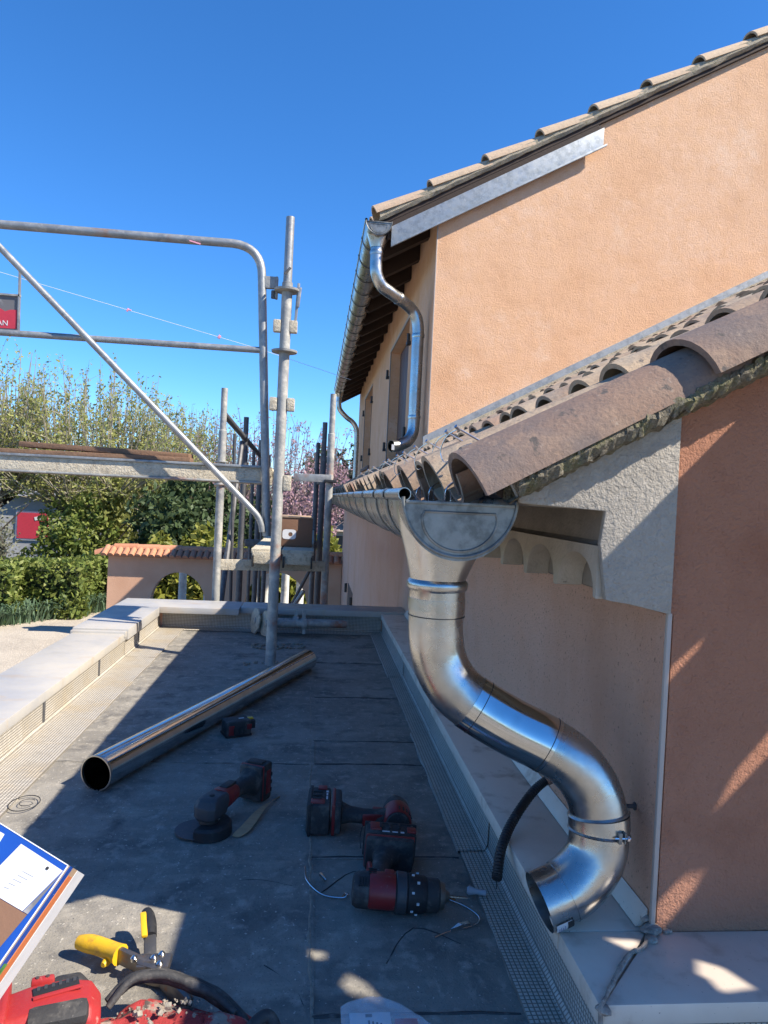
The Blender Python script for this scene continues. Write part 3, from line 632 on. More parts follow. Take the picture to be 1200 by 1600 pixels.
obj('joint_line', MB().shell([(.2165, 1.2, .6065), (.2165, 1.2, .6048)], RP + .0012, .002), IRON, dp)
cl = cut(9.35, 9.8); clamp = obj('clamp', MB().shell(cl, RP + .0028, .0016), ZINC, dp)
obj('clamp_ear', MB().obox((.512, 1.088, .274), .006, .012, .018).obox((.520, 1.088, .274), .002, .012, .018), ZINCD, clamp, True, .001)
obj('bolt', MB().tube([(.503, 1.084, .274), (.529, 1.084, .274)], .002, 8).tube([(.523, 1.084, .274), (.527, 1.084, .274)], .0042, 6), STEEL, clamp)
obj('standoff_rod', MB().tube([(.530, 1.168, .290), (WX, 1.168, .290)], .004, 8).tube([(WX - .002, 1.168, .290), (WX, 1.168, .290)], .007, 12), GALVD, clamp)
# maker's sticker near the mouth (two printed fields)
def on_pipe(t, ang, up=0.0):
    i = int(t * 8); p = sm[i]; d = (sm[min(i + 1, len(sm) - 1)] - sm[i - 1]).normalized()
    u = Vector((0, -1, 0)); u = (u - d * u.dot(d)).normalized(); v = d.cross(u); n_ = u * math.cos(ang) + v * math.sin(ang); return p + n_ * (RP + .0016), d, n_
def patch(t0, t1, a0, a1, mat, name, par, lift=0.):
    m = MB(); nt_, na = 4, 6
    for i in range(nt_ + 1):
        tt = t0 + (t1 - t0) * i / nt_; f = tt * 8; i0 = min(int(f), len(sm) - 2); p = sm[i0].lerp(sm[i0 + 1], f - i0); d = (sm[i0 + 1] - sm[i0]).normalized()
        u = Vector((0, -1, 0)); u = (u - d * u.dot(d)).normalized(); v = d.cross(u)
        for j in range(na + 1):
            a = a0 + (a1 - a0) * j / na; m.v.append(p + (u * math.cos(a) + v * math.sin(a)) * (RP + .0016 + lift))
    m.f = [(i * (na + 1) + j, i * (na + 1) + j + 1, (i + 1) * (na + 1) + j + 1, (i + 1) * (na + 1) + j) for i in range(nt_) for j in range(na)]
    return obj(name, m, mat, par)
stk = patch(13.35, 13.86, -.95, -.35, PAPER, 'sticker', dp); patch(13.30, 13.48, -.93, -.37, INK, 'sticker_print', stk, .0004)
for q in range(4): patch(13.56 + .06 * q, 13.575 + .06 * q, -.85, -.5 - .05 * (q % 2), BLUE, 'sticker_print', stk, .0004)
# upper downpipe
def pipe_thing(path, r, label, fun=None, cuts=None, loc=None):
    d = empty('downpipe', loc or path[-1], label, 'downpipe')
    s = smooth_path(path, 6)
    obj('pipe', MB().shell(s, r, .0015, 24), ZINC, d)
    if fun: obj('outlet_funnel', funnel(*fun), ZINC, d)
    for t in cuts or []:
        i = int(t * 6); a = s[i]; b = s[min(i + 1, len(s) - 1)]; dr = (b - a).normalized()
        obj('collar_ring', MB().shell([a, a + dr * .012, a + dr * .03], [r + .002, r + .005, r + .002], .002, 24), ZINC, d)
    return d
up_ = [(.352, 5.0, 2.56), (.352, 5.0, 2.45), (.36, 5.0, 2.37), (.40, 5.02, 2.30), (.47, 5.06, 2.265), (.58, 5.14, 2.225), (.645, 5.19, 2.19), (.685, 5.2, 2.13), (.70, 5.2, 2.04), (.70, 5.2, 1.9), (.70, 5.2, 1.7), (.70, 5.2, 1.5), (.70, 5.2, 1.36), (.69, 5.19, 1.28), (.65, 5.16, 1.225), (.58, 5.12, 1.19), (.53, 5.09, 1.18)]
d2 = pipe_thing(up_, .043, 'zinc swan-neck downpipe from the upper gutter, ending above the lower roof', ((.352, 5.0, 2.695), .092, .075, (.352, 5.0, 2.55), .046), [.4, 4.6, 8.2, 11.6])
obj('sticker', MB().box((.528, 5.043, 1.15), (.548, 5.0455, 1.19)), PAPER, d2, False)
fd = [(.35, 12.6, 2.56), (.35, 12.6, 2.42), (.38, 12.6, 2.32), (.50, 12.6, 2.2), (.60, 12.6, 2.13), (.67, 12.6, 2.02), (.69, 12.6, 1.8), (.69, 12.6, 1.2), (.69, 12.6, 1.05)]
pipe_thing(fd, .043, 'thin zinc downpipe at the far corner of the house', ((.352, 12.6, 2.695), .092, .075, (.352, 12.6, 2.55), .046), [.5, 5.2])
# black corrugated conduit coming out of the wall
hp = smooth_path([(WX + .01, 1.512, .216), (.552, 1.52, .20), (.51, 1.509, .175), (.444, 1.434, .145), (.401, 1.366, .12), (.380, 1.317, .082)], 22)
cond = empty('conduit', (.415, 1.438, .0), 'black corrugated conduit curling out of the wall behind the downpipe', 'conduit')
obj('corrugated_tube', MB().tube(hp, [.0105 if i % 2 else .0088 for i in range(len(hp))], 12), BLACK, cond)
obj('taped_sleeve', MB().tube(hp[2:30], .0122, 12), M('dusty_sleeve', (.30, .17, .12), .9, mix=[(60, (.2, .13, .1), .5, .7)]), cond)
obj('wire_end', MB().tube([(.380, 1.318, .084), (.379, 1.312, .066)], .001, 5), BLACK, cond)

# ================================================================== SCAFFOLD
def bend(p0, c, p1, n=8):
    p0, c, p1 = Vector(p0), Vector(c), Vector(p1); return [p0 * (1 - t) ** 2 + c * 2 * t * (1 - t) + p1 * t * t for t in [i / n for i in range(n + 1)]]
gf = empty('guardrail_frame', (-.9, 3.35, .6), 'galvanised scaffold guardrail frame with rounded corner and long diagonal brace', 'guardrail')
obj('top_rail', MB().tube([(-2.9, 3.35, 1.945), (-1.4, 3.35, 1.94), (-.47, 3.35, 1.94)] + bend((-.43, 3.35, 1.94), (-.295, 3.35, 1.935), (-.29, 3.35, 1.80)) + [(-.265, 3.35, 1.4), (-.215, 3.35, .60)], .0195, 14), GALV, gf)
obj('mid_rail', MB().tube([(-2.9, 3.35, 1.462), (-.275, 3.35, 1.46)], .0145, 12), GALV, gf)
obj('diagonal_brace', MB().tube([(-2.3, 3.318, 2.66), (-1.45, 3.318, 1.843)] + [(-.32, 3.318, .755)] + bend((-.28, 3.32, .715), (-.24, 3.32, .68), (-.235, 3.325, .62)), .0145, 12), GALV, gf)
obj('end_post', MB().tube([(-2.9, 3.35, .6), (-2.9, 3.35, 1.95)], .0195, 12), GALV, gf)
obj('hook_plate', MB().box((-.29, 3.335, 1.745), (-.215, 3.36, 1.80)).box((-.226, 3.33, 1.70), (-.214, 3.365, 1.80)), GALVP, gf, True, .004)
obj('peg', MB().tube([(-.232, 3.34, 1.70), (-.232, 3.34, 1.735)], .012, 8), GALVD, gf)
def standard(x, y, z0, z1, label, mat=GALVP, r=.0242, rosettes=(), wedges=(), spig=.30, plate=False, lean=0., group=None):
    t = empty('scaffold_standard', (x, y, z0), label, 'scaffold pole', group)
    L_ = lambda z: x + lean * (z - z0)
    obj('tube', MB().tube([(L_(z0), y, z0 + .004), (L_(z1 - spig), y, z1 - spig)], r, 16), mat, t)
    obj('spigot', MB().tube([(L_(z1 - spig), y, z1 - spig), (L_(z1 - spig + .004), y, z1 - spig + .004), (L_(z1), y, z1)], [r, r * .82, r * .80], 16), GALV if mat is GALVP else GALVD, t)
    for z in rosettes: obj('rosette', MB().lathe([(-.006, r), (-.005, .058), (.004, .060), (.006, r)], 24, Matrix.Translation((L_(z), y, z)) @ Matrix.Rotation(-math.pi / 2, 4, 'Y')), GALVP if mat is GALVP else mat, t)
    for (z, dx, hh) in wedges: obj('wedge_head', MB().box((L_(z) + dx - .018, y - .018, z - hh), (L_(z) + dx + .018, y + .02, z + hh)), PLAS, t, True, .006)
    if plate: obj('base_plate', MB().box((x - .06, y - .06, z0), (x + .06, y + .06, z0 + .006)).tube([(x, y, z0), (x, y, z0 + .05)], r + .006, 16), GALVP, t, True, .002)
    return t
st = standard(-.17, 3.32, 0, 2.07, 'tall splashed scaffold pole standing on the dark terrace roof', rosettes=(1.735, 1.455), wedges=[(1.57, -.038, .028), (1.57, .036, .028), (1.212, -.040, .030), (1.212, .040, .030), (.85, .040, .036), (.92, .0, .03)], plate=False)
obj('wedge_pin', MB().bar((-.118, 3.32, 1.77), (-.128, 3.32, 1.55), .012, .022, (0, 1, 0)).bar((-.110, 3.31, 1.75), (-.118, 3.31, 1.66), .014, .014, (0, 1, 0)), GALV, st, True, .002)
obj('spigot_bolt', MB().tube([(-.182, 3.285, 1.80), (-.158, 3.285, 1.83)], .006, 8), GALVD, st)
# pole base rubble
for i in range(26):
    a = rng.uniform(0, 6.28); d = rng.uniform(.05, .13); s = rng.uniform(.003, .010)
    x, y = -.17 + d * math.cos(a) - .01, 3.32 + d * math.sin(a) * .8 - .02
    m = MB().obox((x, y, s * .4 + .003), s * 2, s * 1.5, s, Matrix.Rotation(rng.uniform(0, 3), 3, 'Z'))
    if i == 0: rub = m
    else: rub.v += [] ; rub.add(m.v, m.f)
for (cx, cy) in ((-.20, 3.70), (-.08, 3.74), (-.23, 3.72)):
    for i in range(24):
        a = 6.28 * i / 24 + rng.uniform(-.1, .1); rr = .055 + rng.uniform(-.008, .008); s = rng.uniform(.004, .009)
        m = MB().obox((cx + rr * math.cos(a), cy + rr * math.sin(a), s * .4 + .003), s * 2, s * 1.4, s, Matrix.Rotation(a, 3, 'Z')); rub.add(m.v, m.f)
rb_ = obj('rubble', rub, DUST, None, True, .001); tag(rb_, 'crumbs of dried mortar on the terrace round the scaffold pole', 'rubble', None, 'stuff')
# left deck with plaster-crusted side rail, boards on top
dk = empty('scaffold_deck', (-.9, 3.5, .85), 'plaster-crusted scaffold deck bridging across at eye level', 'scaffold deck')
obj('side_rail', MB().box((-3.0, 3.385, .853), (-.225, 3.40, .915)), PLAS, dk, True, .004)
obj('rail_flange', MB().box((-3.0, 3.375, .915), (-.225, 3.41, .927)), GALV, dk, True, .003)
obj('rail_flange', MB().box((-3.0, 3.378, .843), (-.225, 3.41, .853)), GALVP, dk, True, .003)
obj('deck_plate', MB().box((-3.0, 3.41, .888), (-.225, 3.74, .915)), BOARD, dk, True, .003)
obj('side_rail', MB().box((-3.0, 3.741, .843), (-.225, 3.755, .925)), PLAS, dk, True, .004)
obj('claw', MB().tube(bend((-.225, 3.40, .905), (-.19, 3.40, .905), (-.185, 3.40, .86)), .014, 10).box((-.235, 3.385, .88), (-.205, 3.42, .92)), PLAS, dk)
for nm, a, b, w_, h_, lab in [('timber_board', (-3.0, 3.44, .936), (-.585, 3.43, .938), .10, .020, 'lower of two old brown boards lying on the plaster-crusted deck'), ('timber_board', (-1.36, 3.47, .972), (-.595, 3.46, .955), .12, .024, 'upper short brown board resting on another board on the deck')]:
    o = obj(nm, MB().bar(a, b, w_, h_), BOARD, None, True, .003); tag(o, lab, 'board', 'brown boards on the scaffold deck')
# second scaffold tower beyond the far kerb
tw = empty('scaffold_tower', (-.25, 5, GZ), 'dark scaffold tower rising beyond the far kerb beside the house', 'scaffold')
def up(x, y, z1, mat, r=.0242, dx=0.):
    obj('upright', MB().tube([(x + dx, y, GZ), (x, y, z1 - .26), (x, y, z1 - .255), (x, y, z1)], [r, r, r * .82, r * .82], 12), mat, tw)
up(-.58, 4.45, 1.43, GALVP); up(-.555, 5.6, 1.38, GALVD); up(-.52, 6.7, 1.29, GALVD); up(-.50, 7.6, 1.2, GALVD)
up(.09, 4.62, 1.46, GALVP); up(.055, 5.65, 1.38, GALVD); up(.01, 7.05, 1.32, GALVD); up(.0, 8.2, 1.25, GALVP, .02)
for z in (.98, .02, .84): obj('rosette', MB().lathe([(-.005, .024), (-.004, .04), (.004, .04), (.005, .024)], 20, Matrix.Translation((-.58, 4.45, z)) @ Matrix.Rotation(-math.pi / 2, 4, 'Y')), GALVP, tw)
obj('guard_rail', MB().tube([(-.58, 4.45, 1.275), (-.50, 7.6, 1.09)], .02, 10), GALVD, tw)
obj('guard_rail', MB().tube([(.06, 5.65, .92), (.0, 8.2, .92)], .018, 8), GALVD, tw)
for (a, b, r) in [((-.57, 5.0, 1.2), (-.56, 5.15, -.4), .012), ((-.57, 5.5, 1.18), (-.60, 4.7, -.2), .018), ((-.53, 6.1, 1.15), (-.53, 6.15, -.5), .014), ((-.51, 7.1, 1.1), (-.51, 7.1, -.5), .012), ((-.05, 5.2, .1), (-.55, 5.3, -.75), .016), ((.0, 6.0, .2), (-.5, 6.2, -.9), .014)]:
    obj('brace', MB().tube([a, b], r, 8), GALVD if r != .016 else GALV, tw)
obj('transom', MB().bar((-.56, 4.46, .345), (.085, 4.60, .345), .03, .066), PLAS, tw, True, .004)
obj('transom', MB().bar((-.53, 5.6, .405), (.04, 5.66, .41), .03, .055), GALVD, tw, True, .003)
obj('transom', MB().bar((-.14, 4.58, .91), (.10, 4.60, .912), .03, .05), GALV, tw, True, .003)
obj('coupler', MB().box((.055, 4.575, .885), (.135, 4.66, .905)), IRON, tw, True, .004)
for i, (x0, x1) in enumerate(((-.375, -.195), (-.188, .01))):
    d = obj('deck_plank', MB().box((x0, 4.42, .425), (x1, 7.2, .455)), PLAS, tw, True, .005)
    obj('end_cap', MB().box((x0 + .01, 4.405, .365), (x1 - .012, 4.42, .44)), PLAS, d, True, .004)
    for q in (x0 + .008, x1 - .018): obj('claw', MB().box((q, 4.39, .345), (q + .012, 4.45, .415)), IRON, d, True, .003)
cb = empty('cardboard_box', (-.10, 4.85, .455), 'brown cardboard box with a white O on its side, on the tower deck', 'box')
obj('carton', MB().box((-.235, 4.68, .457), (-.005, 5.05, .645)), CARD, cb, True, .004)
obj('lid_flap', MB().box((-.238, 4.675, .646), (-.002, 5.055, .654)), CARDL, cb, True, .003)
ring = MB(); n = 24
for k_ in range(n):
    a = 2 * math.pi * k_ / n; ca, sa = math.cos(a), math.sin(a); q = (abs(ca) ** 5 + abs(sa) ** 5) ** .2
    ring.v += [(-.155 + .044 * ca / q, 4.678, .538 + .032 * sa / q), (-.147 + .014 * ca, 4.678, .538 + .014 * sa)]
ring.f = [(2 * k_, 2 * ((k_ + 1) % n), 2 * ((k_ + 1) % n) + 1, 2 * k_ + 1) for k_ in range(n)]
obj('printed_letter', ring, WHITE, cb, False)
# sign hanging on the guardrail
sg = empty('sign_panel', (-1.6, 3.6, 1.53), 'torn red and grey company sign panel hung on the scaffold, cut by the left edge', 'sign')
obj('panel', MB().box((-2.1, 3.60, 1.52), (-1.462, 3.606, 1.69)), SIGNB, sg, False)
tp = [(-2.1, 1.524), (-1.466, 1.532), (-1.466, 1.622)]
for i in range(25): tp.append((-1.47 - .026 * i, 1.622 + .006 * math.sin(i * 2.3) + .005 * math.sin(i * 5.1)))
obj('red_field', MB().prism(tp, 'Y', 3.5965, 3.5995), SIGNR, sg, False)
obj('hanger', MB().bar((-1.458, 3.602, 1.515), (-1.462, 3.602, 1.83), .006, .020, (0, 1, 0)), GALV, sg, False)
obj('frame', MB().box((-2.1, 3.592, 1.688), (-1.455, 3.61, 1.697)), GALVP, sg, False)
text('lettering', 'TRAN', .036, WHITE, sg, Matrix.Translation((-1.552, 3.5955, 1.555)) @ Matrix.Rotation(math.pi / 2, 4, 'X'), local=False)
# string line with pink ties
sl_ = empty('string_line', (-3, 7, 1.9), 'thin white string with pink ties stretched across the sky', 'string')
obj('string', MB().tube([(-8, 7, 3.75), (-3.02, 7.0, 2.742), (-.6, 7.0, 2.19), (.30, 7, 1.95)], .002, 5), STRING, sl_)
obj('tie', MB().obox((-1.85, 7, 2.475), .018, .012, .035, Matrix.Rotation(.5, 3, 'Y')).obox((-1.83, 7, 2.475), .028, .012, .012), PINKRIB, sl_, True, .004)
obj('tie', MB().obox((-.985, 7, 2.28), .025, .02, .035, Matrix.Rotation(.5, 3, 'Y')), PINKRIB, sl_, True, .004)
rbn = obj('marking_tape', MB().bar((-.62, 3.328, 1.930), (-.57, 3.328, 1.918), .002, .006, (0, 0, 1)), PINKRIB, None, False); tag(rbn, 'scrap of pink and white tape stuck under the top guardrail', 'tape')
# screw jacks lying against the far kerb
def jack(loc, ang, label, ln, mat=GALVP):
    j = empty('screw_jack', loc, label, 'screw jack', 'screw jacks lying by the far kerb', (0, 0, ang))
    pts = [(.01 + .004 * i, 0, .075) for i in range(int(ln / .004))]
    obj('threaded_rod', MB().tube(pts, [.019 + .0022 * (i % 2) for i in range(len(pts))], 10), mat, j, local=True)
    p = [(.075 * math.cos(R(45 * q + 22)) , .075 + .075 * math.sin(R(45 * q + 22))) for q in range(8)]
    bp_ = obj('base_plate', MB().prism(p, 'X', 0, .008), PLAS, j, True, .002, local=True); bp_.rotation_euler = (0, .12, .42)
    obj('wing_nut', MB().tube([(ln * .45, 0, .075), (ln * .45 + .03, 0, .075)], .032, 10).bar((ln * .45 + .015, -.01, .02), (ln * .45 + .015, .01, .15), .02, .018, (1, 0, 0)), mat, j, local=True)
jack((-.315, 4.06, .0), -.02, 'screw jack with upright base plate leftmost by the far kerb', .5)
jack((-.25, 3.985, .0), .10, 'screw jack in front with octagonal base plate, rod towards the house', .46)
# unseen deck added to shade the gable and floor; its holes shape light patches
DZ = 1.2
holes = [[(1.207, 0.804), (1.187, 0.815), (1.195, 0.837), (1.204, 0.83)], [(1.494, 0.72), (1.465, 0.747), (1.457, 0.78), (1.495, 0.765)], [(1.547, 0.652), (1.545, 0.673), (1.574, 0.675), (1.589, 0.662), (1.594, 0.637), (1.577, 0.641)], [(1.617, 0.562), (1.647, 0.544), (1.668, 0.5), (1.615, 0.493), (1.612, 0.522), (1.601, 0.531)], [(1.496, 0.617), (1.548, 0.611), (1.542, 0.598), (1.522, 0.589)], [(1.196, 0.646), (1.21, 0.672), (1.235, 0.649), (1.253, 0.614), (1.262, 0.583), (1.22, 0.584), (1.21, 0.613), (1.206, 0.632)], [(1.144, 0.733), (1.171, 0.73), (1.169, 0.711), (1.145, 0.712)]]  # outlines shaped to drop light patches on wall, coping and floor
wk = empty('shade_deck', (1.5, .6, 0), 'unseen steel deck added to cast shade, holes cut for light patches, right of the terrace', 'scaffold deck')
outer = [(0.901, .3), (1.966, .3), (1.966, 1.0), (0.901, 1.0)]
loops = [outer] + holes; flat = [p for l in loops for p in l]
tris = tessellate_polygon([[Vector((p[0], p[1], 0)) for p in l] for l in loops])
obj('deck_plate', MB().add([(p[0], p[1], DZ) for p in flat], [tuple(t) for t in tris]), GALVP, wk, False)
for x in (0.901, 1.966): obj('edge_rail', MB().box((x, .3, DZ - .05), (x + .004, 1.0, DZ - .001)), GALVP, wk, False)
for (x, y) in ((1.94, .27), (1.94, .86)): obj('upright', MB().tube([(x, y, 0), (x, y, DZ + 1.0)], .0242, 12), GALVP, wk)
for y in (.29,): obj('transom', MB().tube([(0.91, y, DZ - .04), (2.6, y, DZ - .04)], .0242, 12), GALVP, wk)

# ================================================================== THINGS ON THE TERRACE
# long loose zinc pipe
lp = empty('loose_pipe', (-.25, 2.6, 0), 'long bright zinc pipe lying diagonally on the dark roof', 'pipe')
pa, pb = Vector((-.535, 1.905, .047)), Vector((.0, 3.255, .047)); dr = (pb - pa).normalized()
obj('pipe', MB().shell([pa.lerp(pb, t / 6) for t in range(7)], .0455, .0012, 40), ZINK_PIPE, lp)
obj('rim', MB().shell([pa - dr * .002, pa + dr * .006], .0465, .003, 40), ZINC, lp)
obj('seam', MB().bar(pa + Vector((.03, -.012, .0335)), pb + Vector((.03, -.012, .0335)), .003, .002), ZINC, lp)
def rotm(cx_, cy_, cz_): return Matrix((cx_, cy_, cz_)).transposed()
def rbox(c, sx, sy, sz, rot=None): return MB().obox(c, sx, sy, sz, rot)
def battery_parts(par, c, sx=.112, sy=.072, sz=.056, axis='z', lab=True):
    """pack block centred at c, slide rail on its +z side"""
    x, y, z = c
    b = obj('battery', rbox(c, sx, sy, sz), BLACKD, par, True, .009, local=True)
    for s in (-1, 1):
        obj('side_panel', rbox((x - sx * .30, y + s * (sy / 2 + .001), z - .002), sx * .22, .004, sz * .6), RED, b, True, .002, local=True)
        obj('latch', rbox((x + sx * .40, y + s * (sy / 2 + .001), z + sz * .12), .020, .005, .022), RED, b, True, .002, local=True)
        for q in range(3): obj('rib', rbox((x - sx * .2 + q * .02, y + s * (sy / 2 + .003), z - .004), .006, .003, sz * .4), BLACK, b, True, .001, local=True)
    obj('foot_band', rbox((x, y, z - sz / 2 + .008), sx + .004, sy + .004, .008), BLACK, b, True, .003, local=True)
    if lab:
        for q, (dx, ln_) in enumerate(((-.012, .016), (.008, .012), (.024, .008))): obj('printed_line', rbox((x + dx, y + sy / 2 + .0006, z + sz * .34), ln_, .001, .004 + .002 * (q == 2)), PAPER, b, False, local=True)
        for q in (-1, 1): obj('screw', MB().lathe([(0, .003), (.0012, .0028)], 8, Matrix.Translation((x + q * sx * .42, y + sy / 2 - .0004, z - sz * .3)) @ Matrix.Rotation(math.pi / 2, 4, 'Z')), SNIP, b, local=True)
    return b
def power_tool(name, loc, rot, label, kind):
    t = empty(name, loc, label, 'drill'); t.matrix_world = Matrix.Translation(loc) @ rot.to_4x4()
    A = Matrix.Identity(4)
    if kind == 'drill':
        # barrel: motor housing, gearbox, clutch ring, chuck
        mb = MB(); mb.lathe([(-.082, .018), (-.080, .027), (-.072, .032), (-.02, .034), (.012, .033), (.018, .031)], 24, Matrix.Diagonal((1, 1, 1.08, 1)))
        body = obj('motor_housing', mb, BLACKD, t, local=True)
        obj('red_shell', MB().lathe([(-.050, .0335), (-.047, .0352), (-.008, .0358), (.000, .0345)], 24, Matrix.Translation((0, .004, .006)) @ Matrix.Diagonal((1, .92, .98, 1))), RED, body, local=True)
        for q in range(4): obj('vent', rbox((-.070 + q * .005, .024, .018), .0022, .012, .018, Matrix.Rotation(.6, 3, 'X')), BLACK, body, local=True)
        for q in range(3): obj('vent', rbox((-.045, .0355, -.012 + q * .008), .016, .003, .003), BLACK, body, local=True)
        obj('side_button', rbox((-.012, .035, -.006), .018, .005, .016), RED, body, True, .002, local=True)
        obj('gear_case', MB().lathe([(.002, .0362), (.004, .038), (.022, .037), (.024, .034)], 24), GREYP, t, local=True)
        cr = obj('clutch_ring', MB().lathe([(.024, .034), (.026, .036), (.058, .0335), (.062, .031)], 24), BLACK, t, local=True)
        for q in range(12):
            a = q * math.pi / 6; obj('mark', rbox((.034 + .010 * (q % 2), .0352 * math.cos(a), .0352 * math.sin(a)), .005, .004, .004, Matrix.Rotation(a, 3, 'X')), PAPER, cr, local=True)
        obj('chuck', MB().lathe([(.062, .030), (.064, .0315), (.084, .0305), (.088, .027)], 24), BLACKD, t, local=True)
        obj('chuck_nose', MB().lathe([(.088, .027), (.090, .0265), (.097, .024), (.099, .014), (.108, .008)], 20), CHUCK, t, local=True)
        pts = [(.105 + .002 * i, 0, 0) for i in range(20)]
        obj('drill_bit', MB().tube(pts, [.0026 if i % 3 else .0019 for i in range(20)], 6), SNIP, t, local=True)
        hz = -.030
    else:
        mb = MB(); mb.lathe([(-.07, .016), (-.068, .026), (-.060, .031), (-.01, .033), (.015, .032), (.030, .028), (.052, .020), (.058, .016), (.066, .012)], 24)
        body = obj('motor_housing', mb, BLACKD, t, local=True)
        obj('red_shell', MB().lathe([(-.064, .030), (-.06, .0325), (-.03, .0345), (-.012, .0342), (-.008, .0335)], 24), RED, body, local=True)
        for q in range(5):
            a = .35 + q * .28; obj('vent', rbox((-.05, .0325 * math.sin(a), .0325 * math.cos(a)), .016, .0035, .004, Matrix.Rotation(-a, 3, 'X')), BLACK, body, local=True)
        obj('collet', MB().lathe([(.064, .010), (.066, .0105), (.082, .010), (.084, .006)], 14), CHUCK, t, local=True)
        hz = -.026
    # handle: lofted ellipses from barrel to battery foot
    rings = []
    for q, (z, cx_, a_, b_) in enumerate([(hz, -.028, .026, .020), (hz - .025, -.030, .021, .0175), (hz - .055, -.026, .0195, .0168), (hz - .085, -.018, .021, .018), (hz - .105, -.012, .030, .024), (hz - .112, -.008, .046, .033)]):
        rings.append([(cx_ + a_ * math.cos(2 * math.pi * k_ / 18), b_ * math.sin(2 * math.pi * k_ / 18), z) for k_ in range(18)])
    h = obj('handle', MB().loft(rings), BLACKD, t, local=True)
    obj('red_inlay', rbox((-.046, 0, hz - .030), .010, .026, .055, Matrix.Rotation(.12, 3, 'Y')), RED, h, True, .004, local=True)
    obj('trigger', rbox((.0, 0, hz - .018), .016, .018, .030, Matrix.Rotation(-.25, 3, 'Y')), RED, h, True, .004, local=True)
    obj('foot_stripe', rbox((-.004, 0, hz - .126), .106, .0715, .008), RED, t, True, .003, local=True)
    obj('foot', rbox((-.004, 0, hz - .118), .104, .069, .022), BLACKD, t, True, .008, local=True)
    battery_parts(t, (-.002, 0, hz - .162))
    return t
power_tool('cordless_drill', (.188, 1.352, .039), rotm((.995, -.07, -.05), (.05, 0, .995), (-.07, -.995, 0)), 'red and black cordless drill with a thin bit, lying on its side', 'drill')
# frame: local z -> away from handle; here handle points away from us, so local -z -> +Y
power_tool('impact_driver', (.232, 1.70, .040), rotm((.05, .998, 0), (-.0, 0, 1), (.998, -.05, 0)), 'second red and black cordless driver lying behind the drill, battery to the left', 'impact')
# loose battery
lb = empty('battery_pack', (-.222, 2.352, .035), 'loose red and black battery pack beside the long pipe', 'battery', None, (0, 0, .42)); lb.scale = (.8, .8, .8); lb.location.z = .029
battery_parts(lb, (0, 0, 0), .105, .078, .066, lab=False)
obj('slide_rail', rbox((.060, 0, .010), .028, .05, .034), BLACK, lb, True, .004, local=True)
obj('terminal_block', rbox((.0585, 0, .030), .022, .018, .006), YEL, lb, True, .001, local=True)
obj('printed_line', rbox((.02, .0, .0335), .022, .008, .0012), PAPER, lb, False, local=True)
# angle grinder
ag = empty('angle_grinder', (-.212, 1.672, 0), 'red and black cordless angle grinder with cutting disc on the roof', 'grinder', None, (0, 0, R(64))); ag.scale = (.82, .82, .82)
obj('disc', MB().lathe([(.010, .006), (.010, .062), (.0125, .0622), (.0125, .006)], 40, Matrix.Translation((-.012, .028, 0)) @ Matrix.Rotation(-math.pi / 2, 4, 'Y')), DISC, ag, local=True)
gd = MB(); n = 20
for k_ in range(n + 1):
    a = math.pi * (-1.02 + 1.12 * k_ / n); ca, sa = math.cos(a), math.sin(a)
    gd.v += [(.030 * ca, .030 * sa, .037), (.060 * ca, .060 * sa, .037), (.066 * ca, .066 * sa, .030), (.067 * ca, .067 * sa, .004), (.058 * ca, .058 * sa, .003), (.064 * ca, .064 * sa, .029), (.058 * ca, .058 * sa, .033), (.030 * ca, .030 * sa, .033)]
for k_ in range(n):
    for q in range(8): gd.f.append((k_ * 8 + q, k_ * 8 + (q + 1) % 8, (k_ + 1) * 8 + (q + 1) % 8, (k_ + 1) * 8 + q))
gd.f += [tuple(range(8)), tuple(reversed(range(n * 8, n * 8 + 8)))]
obj('guard', gd, BLACK, ag, local=True)
obj('spindle_neck', MB().lathe([(.030, .026), (.036, .029), (.046, .028)], 20, Matrix.Rotation(-math.pi / 2, 4, 'Y')), SNIP, ag, local=True)
rings = []
for (z, x0, x1, yw) in [(.044, -.030, .034, .028), (.052, -.036, .046, .034), (.082, -.034, .056, .036), (.098, -.022, .060, .031), (.104, -.008, .056, .024)]:
    rings.append([(x0, -yw * .55, z), (x0 + .012, -yw, z), (x1 - .006, -yw, z), (x1, -yw * .8, z), (x1, yw * .8, z), (x1 - .006, yw, z), (x0 + .012, yw, z), (x0, yw * .55, z)])
gh = obj('gear_head', MB().loft(rings), GREYP, ag, True, .003, local=True)
obj('lock_button', MB().lathe([(.100, .008), (.107, .0075), (.108, .003)], 12, Matrix.Translation((.012, 0, 0)) @ Matrix.Rotation(-math.pi / 2, 4, 'Y')), BLACK, gh, local=True)
obj('badge', rbox((.01, -.020, .040), .018, .012, .001), PAPER, gh, False, local=True)
def oval(x, z, a, b, n=18, p=2.6): return [(x, a * math.copysign(abs(math.cos(2 * math.pi * k_ / n)) ** (2 / p), math.cos(2 * math.pi * k_ / n)), z + b * math.copysign(abs(math.sin(2 * math.pi * k_ / n)) ** (2 / p), math.sin(2 * math.pi * k_ / n))) for k_ in range(n)]
obj('red_housing', MB().loft([oval(.050, .078, .031, .029), oval(.065, .079, .034, .029), (oval(.10, .078, .029, .026)), oval(.125, .076, .024, .023)]), RED, ag, local=True)
obj('paddle', rbox((.095, 0, .106), .055, .026, .008), BLACK, ag, True, .003, local=True)
obj('grip', MB().loft([oval(.115, .076, .0245, .0235), oval(.15, .074, .0235, .0225), oval(.19, .072, .025, .026), oval(.212, .070, .034, .036), oval(.225, .068, .039, .046)]), BLACKD, ag, local=True)
obj('foot_stripe', rbox((.236, 0, .064), .008, .081, .109), RED, ag, True, .003, local=True)
obj('foot', rbox((.232, 0, .064), .022, .079, .107), BLACKD, ag, True, .008, local=True)
